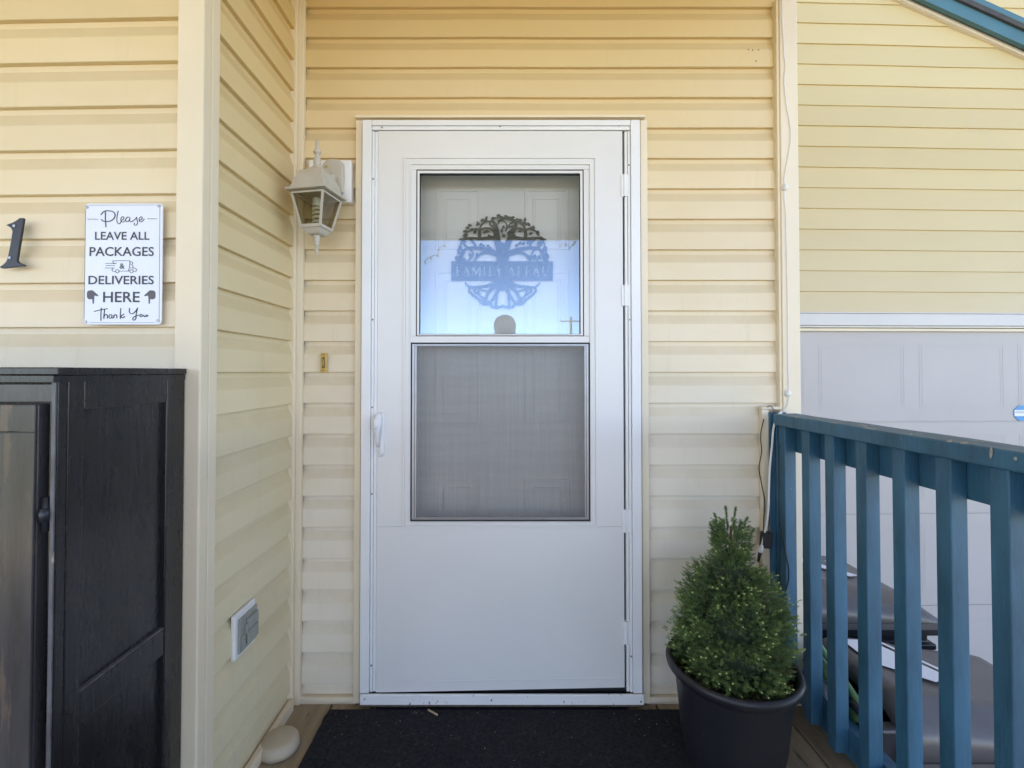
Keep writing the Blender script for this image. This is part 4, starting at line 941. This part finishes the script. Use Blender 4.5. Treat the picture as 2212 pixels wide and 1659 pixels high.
# leaves round the rim and inside
for k, (x, y, a) in enumerate([(800, 190, -20), (905, 190, 5), (1000, 215, -10), (1110, 235, 20), (1200, 270, -85), (640, 245, -60), (580, 270, -55), (545, 320, -110), (450, 330, 200), (420, 360, 190), (385, 400, 170), (370, 440, 140), (1270, 330, -120), (1330, 380, -100), (1370, 450, -70), (1400, 490, 10), (1255, 440, -10),
                               (610, 430, -30), (640, 400, 10), (680, 450, 50), (870, 370, 80), (905, 320, 110), (885, 440, 60), (930, 460, 160), (1110, 410, -30), (1070, 450, 160), (480, 440, -60), (600, 590, 60), (660, 600, 30), (700, 620, 60), (560, 620, -60), (1060, 620, -30), (1110, 590, -40), (1170, 600, -60), (1240, 590, -80), (1290, 570, -100), (1380, 600, -70), (1430, 590, -100), (1480, 640, 60), (1500, 700, 80), (1530, 740, 100),
                               (290, 600, 110), (340, 570, -70), (270, 680, 100), (240, 750, 110), (400, 720, 30), (420, 800, -60), (520, 760, -80), (330, 780, 60), (1210, 720, 60), (1280, 740, 70), (1340, 730, 80), (1400, 740, 70), (1460, 760, 70), (1240, 800, -70), (1320, 800, -60), (1390, 800, -80), (1500, 810, -60), (1020, 262, -20)]):
    F = leaf(F, x, y, R(a), 62, 17)
for s in range(70):      # fine leafy rim
    a = R(-180+180*s/69); x = 885+655*math.cos(a); y = 845+650*math.sin(a)
    if y < 820 and s % 2: F = leaf(F, x-25*math.cos(a), y-25*math.sin(a), a+R(40 if s % 4 == 1 else -50), 44, 12)
RT = [[(800, 1110, 26), (720, 1160, 22), (620, 1185, 18), (520, 1190, 14), (430, 1195, 12), (385, 1165, 9), (360, 1135, 7)],
      [(430, 1190, 12), (415, 1250, 13), (470, 1310, 14), (540, 1360, 14), (590, 1420, 15), (650, 1435, 14), (720, 1430, 14)],
      [(820, 1150, 30), (720, 1230, 24), (670, 1300, 20), (640, 1390, 17), (620, 1425, 12)],
      [(560, 1195, 14), (545, 1270, 12), (590, 1340, 12), (660, 1340, 10)], [(530, 1200, 12), (480, 1245, 14), (540, 1300, 10)], [(600, 1370, 12), (680, 1400, 12), (740, 1480, 12)],
      [(850, 1180, 30), (810, 1260, 22), (770, 1330, 20), (720, 1400, 15), (700, 1430, 13)], [(800, 1290, 16), (800, 1380, 13), (790, 1450, 15), (830, 1478, 14), (886, 1458, 15)], [(700, 1430, 13), (740, 1470, 13), (810, 1488, 14)], [(660, 1250, 12), (600, 1240, 9), (560, 1215, 9)]]
for t in RT: F = stroke(F, t); F = stroke(F, MX(t))
F = F-2.2
# banner with the words cut through
bn = np.maximum(np.abs(GX-879.5)-717.5, np.abs(GY-965.5)-137.5); F = np.minimum(F, bn)
C = np.full(GX.shape, 1e3)
def cut(pts, r):
    global C
    for a, b_ in zip(pts[:-1], pts[1:]): C = seg(C, a[0], a[1], r, b_[0], b_[1], r)
th, tn = 12.0, 7.5; t0, b0 = 902, 1030
def serif(x, y, w=17): cut([(x-w, y), (x+w, y)], 4.0)
def gA(x0, x1): xm = (x0+x1)/2+2; cut([(xm, t0), (x1-12, b0)], th); cut([(xm-2, t0+6), (x0+12, b0)], tn); cut([(x0+30, 985), (x1-28, 985)], 3.2); serif(x0+12, b0, 14); serif(x1-10, b0, 17)
def gP(x0): cut([(x0+14, t0), (x0+14, b0)], th); serif(x0+14, b0, 20); cut([(x0-4, t0), (x0+50, t0)], 3.2); cut([(x0+50, t0), (x0+68, t0+14), (x0+72, t0+36), (x0+62, t0+58), (x0+42, t0+66)], 6)
cut([(242, t0), (242, b0)], th); serif(242, b0, 20); cut([(224, t0), (302, t0), (304, 922)], 3.4); cut([(258, 962), (288, 962)], 3.4); cut([(288, 950), (288, 975)], 2.6)
gA(322, 418)
cut([(462, t0), (458, b0)], tn); serif(458, b0, 14); cut([(470, t0+4), (512, 1010)], th); cut([(516, 1008), (556, t0+4)], tn); cut([(562, t0), (568, b0)], th); serif(568, b0, 18); serif(462, t0, 12); serif(562, t0, 12)
cut([(628, t0), (628, b0)], th); serif(628, t0); serif(628, b0)
cut([(708, t0), (708, b0)], th); serif(708, t0); cut([(692, b0), (770, b0), (774, 1005)], 3.6)
cut([(806, t0), (838, 970)], th); cut([(874, t0), (842, 966)], tn); cut([(840, 972), (840, b0)], th); serif(840, b0); serif(804, t0, 14); serif(874, t0, 12)
gA(952, 1056); gP(1096); gP(1210); gA(1312, 1412)
cut([(1460, t0), (1460, 990), (1474, 1020), (1498, 1030)], th-1.5); cut([(1498, 1032), (1522, 1018), (1530, 990), (1530, t0)], tn); serif(1460, t0); serif(1530, t0, 13)
for x in (198, 1553): C = np.minimum(C, np.hypot(GX-x, GY-858)-14)
F = np.maximum(F, -C)
def grid_mesh(F, name):
    ny, nx = F.shape; ins = F < 0
    toP = lambda x, y: at(1650/1.7361+x*SCL, 760/1.7361+y*SCL, yT)
    vs = []; fs = []; key = {}
    def vid(kx):
        if kx not in key: key[kx] = len(vs); p = toP(*kx); vs.append((p.x, p.y, p.z))
        return key[kx]
    nfront = []
    c4 = ins[:-1, :-1].astype(int)+ins[:-1, 1:]+ins[1:, :-1]+ins[1:, 1:]
    for j in range(ny-1):
        i = 0; row = c4[j]
        while i < nx-1:
            if row[i] == 4:
                k = i
                while k < nx-1 and row[k] == 4: k += 1
                fs.append([vid((float(gx[i]), float(gy[j]))), vid((float(gx[i]), float(gy[j+1]))), vid((float(gx[k]), float(gy[j+1]))), vid((float(gx[k]), float(gy[j])))]); i = k; continue
            if row[i] > 0:
                cn_ = [(i, j), (i, j+1), (i+1, j+1), (i+1, j)]; poly = []; cr = []
                for a in range(4):
                    (ia, ja), (ib, jb) = cn_[a], cn_[(a+1) % 4]; fa, fb = F[ja, ia], F[jb, ib]
                    if fa < 0: poly.append(vid((float(gx[ia]), float(gy[ja]))))
                    if (fa < 0) != (fb < 0):
                        t = fa/(fa-fb); x = round(float(gx[ia]+(gx[ib]-gx[ia])*t), 2); y = round(float(gy[ja]+(gy[jb]-gy[ja])*t), 2); v_ = vid((x, y)); poly.append(v_); cr.append(v_)
                poly = [q for n_, q in enumerate(poly) if q != poly[n_-1]]
                if len(poly) >= 3: fs.append(poly)
                if len(cr) == 2 and cr[0] != cr[1]: nfront.append((cr[0], cr[1]))
            i += 1
    n0 = len(vs); extra = {}
    def back(i):
        if i not in extra: extra[i] = len(vs); v_ = vs[i]; vs.append((v_[0], v_[1]+.0008, v_[2]))
        return extra[i]
    for a, b_ in nfront: fs.append([a, b_, back(b_), back(a)])
    me = bpy.data.meshes.new(name); me.from_pydata(vs, [], fs); me.update(); return me
ts = link('family_sign', grid_mesh(F, 'family_sign'), M['tree_sign'], None)
tag(ts, 'dark cut-out tree sign with a name banner hanging behind the door glass', 'sign')

# ============================================================ WHEELED BINS BEYOND THE RAILING
def cart(name, x0, x1, y0, y1, zt, label, lidm, bodym, grp='wheeled bins beside the deck'):
    """hinge side at x0 (deck side, high), front at x1; floor -0.68; zt = rim height"""
    root = tag(empty(name, ((x0+x1)/2, (y0+y1)/2, -.668)), label, 'bin', grp); inv = Matrix.Translation((-(x0+x1)/2, -(y0+y1)/2, .668))
    def P(o): o.parent = root; o.matrix_parent_inverse = inv; return o
    fz = -.668; w = .05
    b = MB(); rings = [(fz+.06, .07), (fz+.25, .055), (zt-.26, .022), (zt-.20, .020), (zt-.20, .004), (zt-.17, .004), (zt-.17, .016), (zt-.11, .014), (zt-.11, -.004), (zt-.085, -.004), (zt-.085, .010), (zt-.05, .010), (zt-.05, -.012), (zt-.018, -.014)]
    vs = []; fs = []
    for z, ins_ in rings: vs += [(x0+ins_+.02, y0+ins_, z), (x1-ins_*1.6, y0+ins_, z), (x1-ins_*1.6, y1-ins_, z), (x0+ins_+.02, y1-ins_, z)]
    for k in range(len(rings)-1):
        for j in range(4): fs.append((4*k+j, 4*k+(j+1) % 4, 4*k+4+(j+1) % 4, 4*k+4+j))
    fs.append((3, 2, 1, 0)); P(b.add(vs, fs).build('bin_body', bodym, None, .006))
    # domed lid, high at the hinge, sloping to the front
    nu, nw = 26, 20; vs = []; fs = []
    for i in range(nu+1):
        for j in range(nw+1):
            s, t = i/nu, j/nw; x = x0-.01+(x1-x0+.04)*s; y = y0-.018+(y1-y0+.036)*t
            e = min(1, 5*min(t, 1-t))**.5; ex = min(1, 9*(1-s))**.6*min(1, 12*s+.35)**.5
            hgt = (.135-.088*s)*e*ex; rib = .006*max(0, math.cos((t-.5)*2*math.pi*3.5))*e*ex*(1 if s < .42 else .15)
            vs.append((x, y, zt+.004+hgt+rib))
    for i in range(nu):
        for j in range(nw): a = i*(nw+1)+j; fs.append((a, a+nw+1, a+nw+2, a+1))
    lid = MB().add(vs, fs)
    lo = P(lid.build('bin_lid', lidm, None, 0, True)); sd_ = lo.modifiers.new('shell', 'SOLIDIFY'); sd_.thickness = .012; sd_.offset = -1
    P(MB().ring((x0-.014, y0-.022, x1+.034, y1+.022), (x0+.01, y0+.004, x1+.008, y1-.004), 0, .022).build('lid_rim', lidm, None)).data.transform(Matrix(((1, 0, 0, 0), (0, 0, 1, 0), (0, 1, 0, zt-.020), (0, 0, 0, 1))))
    P(tube('handle_bar', [(x0-.045, y0+.08, zt+.05), (x0-.06, y0+.10, zt+.06), (x0-.06, y1-.10, zt+.06), (x0-.045, y1-.08, zt+.05)], .014, bodym, None, 3, spline='POLY'))
    for yy in (y0+.03, y1-.03): P(MB().box(x0-.07, yy-.02, zt-.04, x0+.03, yy+.02, zt+.07).build('handle_bracket', bodym, None, .008))
    for yy in (y0-.01, y1-.03):
        wv = MB().lathe([(0, -.0), (.10, 0), (.10, .04), (0, .04)], 0, 0, 24).build('wheel', M['rubber'], None, .005, False); wv.data.transform(Matrix.Translation((x0+.05, yy+.04, fz+.10)) @ Matrix.Rotation(R(90), 4, 'X')); P(wv)
    return root, P
def lidz(x0, x1, y0, y1, zt, x, y):
    s = (x-x0+.01)/(x1-x0+.04); t = (y-y0+.018)/(y1-y0+.036); e = min(1, 5*min(t, 1-t))**.5; ex = min(1, 9*(1-s))**.6*min(1, 12*s+.35)**.5
    return zt+.004+(.135-.088*s)*e*ex+.0075
def lid_sticker(P, dims, poly, name='label_sticker', m='sticker'):
    vs = [(x, y, lidz(*dims, x, y)) for x, y in poly]; P(MB().add(vs, [tuple(range(len(vs)))]).build(name, M[m], None))
cA = (1.12, 1.68, 1.86, 2.44, .268)
rA, PA = cart('wheeled_bin', *cA, 'black wheeled bin with a domed grey lid close to the garage door', M['bin_lid'], M['bin'])
lid_sticker(PA, cA, [(1.24, 2.25), (1.29, 2.29), (1.56, 2.09), (1.50, 2.06)])
lid_sticker(PA, cA, [(1.31, 2.335), (1.34, 2.345), (1.37, 2.32), (1.34, 2.31)]); lid_sticker(PA, cA, [(1.50, 2.23), (1.53, 2.24), (1.555, 2.22), (1.525, 2.21)])
cB = (1.13, 1.74, 1.335, 1.78, .165)
rB, PB = cart('wheeled_bin', *cB, 'black wheeled bin with white stickers on its grey lid, nearer the deck steps', M['bin_lid'], M['bin'])
lid_sticker(PB, cB, [(1.19, 1.55), (1.19, 1.68), (1.30, 1.70), (1.42, 1.52), (1.34, 1.48)]); lid_sticker(PB, cB, [(1.33, 1.695), (1.345, 1.70), (1.45, 1.54), (1.44, 1.525)])
# green cart lid seen low between the first balusters
b = MB(); 
for k in range(3):
    y = 1.50+.058*k
gr_ = tag(empty('green_garden_frame', (1.15, 1.5, .0)), 'green tubular garden item leaning between the railing and the bins', 'garden item')
def gp(o): o.parent = gr_; o.matrix_parent_inverse = Matrix.Translation((-1.15, -1.5, 0)); return o
ga, gb = at(1764, 1432, 1.60), at(1860, 1560, 1.45)
for off, r_ in ((0, .020), (.05, .011)):
    gp(tube('rail_tube', [tuple(ga+Vector((.0, 0, off+.02))), tuple((ga+gb)/2+Vector((0, 0, off+.012))), tuple(gb+Vector((0, 0, off)))], r_, M['bin_green'], None, 4))
gp(tube('cross_tube', [tuple(ga+Vector((0, 0, -.03))), tuple(gb+Vector((-.02, 0, -.07)))], .016, mat('pale_strap', (.35, .42, .45), .6, .1, 20), None, 3))
gp(tube('leg_tube', [tuple(gb), (gb.x+.0, gb.y, -.66)], .014, M['bin_green'], None, 3))
gp(tube('leg_tube', [tuple(ga), (ga.x+.07, ga.y+.0, -.1), (ga.x+.07, ga.y, -.66)], .014, M['bin_green'], None, 3))

# security sticker on the garage door
yg = YG+.012+.030+1.1*math.tan(R(2))-.0
s0 = Vector(gl(2206, 892.5, .029)); 
st_ = empty('window_sticker', (1.0, YG+.012, 0)); st_.rotation_euler = (0, 0, R(2.0)); tag(st_, 'blue and white octagonal security sticker on the garage door', 'sticker')
r8 = .049
oc = [(s0.x+r8*math.cos(R(22.5+45*k)), s0.y+r8*math.sin(R(22.5+45*k))) for k in range(8)]
MB().prism(oc, .0262, .0296).build('sticker_face', M['sticker_blue'], st_)
MB().box(s0.x-.0453, .0254, s0.y-.017, s0.x+.0453, .0261, s0.y+.019).build('white_band', M['sticker'], st_)
b = MB()
for k in range(7): b.box(s0.x-.040+k*.0118, .0249, s0.y+.001, s0.x-.0315+k*.0118, .0253, s0.y+.011)
b.build('faded_print', mat('faded_print', (.42, .47, .52), .5, .05, 20), st_)

# ============================================================ BEHIND THE VIEWER (seen mirrored in the glass)
up = tag(empty('utility_pole', (6.6, -42, -.68)), 'tall wooden utility pole with a crossarm across the street, mirrored in the door glass', 'pole')
MB().lathe([(.15, 0), (.10, 7.2), (0, 7.25)], 0, 0, 12).build('pole_shaft', M['wood_pole'], up)
MB().box(-1.1, -.06, 6.7, .9, .06, 6.84).build('crossarm', M['wood_pole'], up)
MB().lathe([(.12, 0), (.09, 6.75), (0, 6.8)], .95, 0, 12).build('pole_shaft', M['wood_pole'], up)

stl = tag(empty('string_lights', (-.7, -1.46, 2.6)), 'short drooping ends of a string light hanging from the porch beam, mirrored in the glass', 'string lights')
for pts in ([(-.58, 2.60), (-.60, 2.56), (-.66, 2.52), (-.67, 2.46), (-.74, 2.44), (-.80, 2.39)], [(.56, 2.60), (.60, 2.56), (.66, 2.575), (.70, 2.54), (.74, 2.58), (.76, 2.60)]):
    o = tube('wire', [(x+.7, 0, z-2.6) for x, z in pts], .003, M['brown'], stl, 1)
    for x, z in pts[1:-1]+[pts[-1]]:
        q = MB().lathe([(0, .012), (.006, .010), (.011, -.006), (.008, -.020), (0, -.026)], 0, 0, 8).build('bulb', M['bulb'], stl, 0, True); q.location = (x+.7, 0, z-2.612)
# the photographer
per = tag(empty('person', (.02, -.30, -.03)), 'person in a dark jacket taking the photograph, mirrored as a head in the door glass', 'person')
def skin_body(name, J, E, m, parent, sub=1, root=0):
    me = bpy.data.meshes.new(name); me.from_pydata([j[:3] for j in J], E, []); o = link(name, me, m, parent)
    o.modifiers.new('skin', 'SKIN'); sv = me.skin_vertices[0].data
    for i, j in enumerate(J): sv[i].radius = (j[3], j[4] if len(j) > 4 else j[3]); sv[i].use_root = i == root
    s = o.modifiers.new('sub', 'SUBSURF'); s.levels = sub+1; s.render_levels = sub+1
    for p in me.polygons: p.use_smooth = True
    return o
J = [(0, 0, .92, .15, .11), (0, -.01, 1.08, .135, .10), (0, -.01, 1.25, .165, .11), (0, 0, 1.38, .12, .09), (0, .0, 1.45, .055, .055), (0, .01, 1.50, .055, .055),
     (-.17, 0, 1.37, .065, .065), (-.24, .05, 1.17, .050, .050), (-.15, .17, 1.14, .042, .042), (-.06, .24, 1.18, .033, .033),
     (.17, 0, 1.37, .065, .065), (.24, .05, 1.17, .050, .050), (.15, .17, 1.14, .042, .042), (.06, .24, 1.18, .033, .033),
     (-.10, 0, .82, .095, .10), (-.11, 0, .48, .068, .07), (-.12, -.01, .10, .048, .05), (-.12, .10, .035, .042, .035), (-.12, .16, .03, .035, .028),
     (.10, 0, .82, .095, .10), (.11, 0, .48, .068, .07), (.12, -.01, .10, .048, .05), (.12, .10, .035, .042, .035), (.12, .16, .03, .035, .028)]
E = [(0, 1), (1, 2), (2, 3), (3, 4), (4, 5), (3, 6), (6, 7), (7, 8), (8, 9), (3, 10), (10, 11), (11, 12), (12, 13), (0, 14), (14, 15), (15, 16), (16, 17), (17, 18), (0, 19), (19, 20), (20, 21), (21, 22), (22, 23)]
skin_body('clothed_body', J, E, M['jacket'], per)
hd = []; hf = []; nU, nV = 20, 24
def head_pt(a, t):      # a around, t 0 bottom..1 top
    z = -.115+.235*t; w = (1-abs(2*t-1)**(3.2 if t > .5 else 2.4)+1e-6)**.5; rx = .080*w*(.72+.28*min(1, t*1.7)); ry = .094*w*(.80+.20*min(1, t*1.5))
    x = rx*math.cos(a); y = ry*math.sin(a)
    fr = max(0, math.sin(a))**10
    y += fr*(.016*math.exp(-((z+.015)/.022)**2)-.008*math.exp(-((z-.012)/.012)**2)+.006*math.exp(-((z+.060)/.012)**2)+.008*math.exp(-((z+.095)/.015)**2))
    return x, y, z
for j in range(nV+1):
    for k in range(nU*2): hd.append(head_pt(2*math.pi*k/(nU*2), j/nV))
for j in range(nV):
    for k in range(nU*2): q = (k+1) % (nU*2); hf.append((j*nU*2+k, j*nU*2+q, (j+1)*nU*2+q, (j+1)*nU*2+k))
o = MB().add(hd, hf).build('head', M['skin'], per, 0, True); o.location = (0, .03, 1.585)
hv = []; hfs = []
for j in range(13):
    for k in range(40):
        a = 2*math.pi*k/40; t = .52+.50*j/12; front = max(0, math.sin(a)); t2 = max(t, .52+.30*front) ; x, y, z = head_pt(a, min(t2, 1)); s = 1.10+.02*math.sin(9*a); hv.append((x*s, y*s-.004, z*1.06+.006))
for j in range(12):
    for k in range(40): q = (k+1) % 40; hfs.append((j*40+k, j*40+q, (j+1)*40+q, (j+1)*40+k))
o = MB().add(hv, hfs).build('hair', M['hair'], per, 0, True); o.location = (0, .03, 1.585)
for s in (-1, 1):
    o = MB().lathe([(0, 0), (.013, .001), (.014, .008), (.006, .010), (0, .007)], 0, 0, 12).build('ear', M['skin'], per, 0, True); o.data.transform(Matrix.Diagonal((1, 1.6, 1, 1))); o.rotation_euler = (R(90)*0, R(90)*s, R(0)); o.location = (s*.076, .025, 1.575)
    o = MB().lathe([(0, -.008), (.006, -.006), (.008, 0), (.006, .006), (0, .008)], 0, 0, 12).build('eye', M['rubber'], per, 0, True); o.location = (s*.031, .108, 1.60)
    # a hand of five separate bent fingers each side of the camera
    hj = [(s*.055, .255, 1.185, .020, .014), (s*.050, .285, 1.195, .024, .012), (s*.048, .300, 1.20, .018, .010)]; he = [(0, 1), (1, 2)]
    for f in range(4):
        zf = 1.170+.018*f; i0 = len(hj); hj += [(s*.046, .305, zf, .0085), (s*.040, .335-.002*f, zf+.002, .0078), (s*.022, .350-.003*f, zf+.004, .0070), (s*.008, .345-.003*f, zf+.004, .0062)]; he += [(1, i0), (i0, i0+1), (i0+1, i0+2), (i0+2, i0+3)]
    i0 = len(hj); hj += [(s*.046, .275, 1.225, .010), (s*.038, .262, 1.243, .0085), (s*.024, .262, 1.252, .0075)]; he += [(0, i0), (i0, i0+1), (i0+1, i0+2)]
    hnd = skin_body('hand', hj, he, M['skin'], per, 0)
    hnd.location = (0, -.055, 0)
tag(per)

# far street side: low houses only seen mirrored
for k, (x, w) in enumerate(((-16, 9), (-4, 8), (19, 10))):
    r_ = tag(empty('street_house', (x, -46, -.68)), ['grey bungalow at the left end across the street', 'low tan bungalow straight across the street', 'pale bungalow to the right of the pole across the street'][k], 'house', 'bungalows across the street')
    MB().box(-w/2, -3, 0, w/2, 3, 2.4).build('house_wall', mat('far_wall', [(.3, .3, .3), (.4, .33, .25), (.5, .48, .42)][k], .8), r_)
    MB().prism([(-w/2-.3, 2.41), (w/2+.3, 2.41), (w/2-1.5, 3.2), (-w/2+1.5, 3.2)], -3.2, 3.2).build('house_roof', M['shingle'], r_)
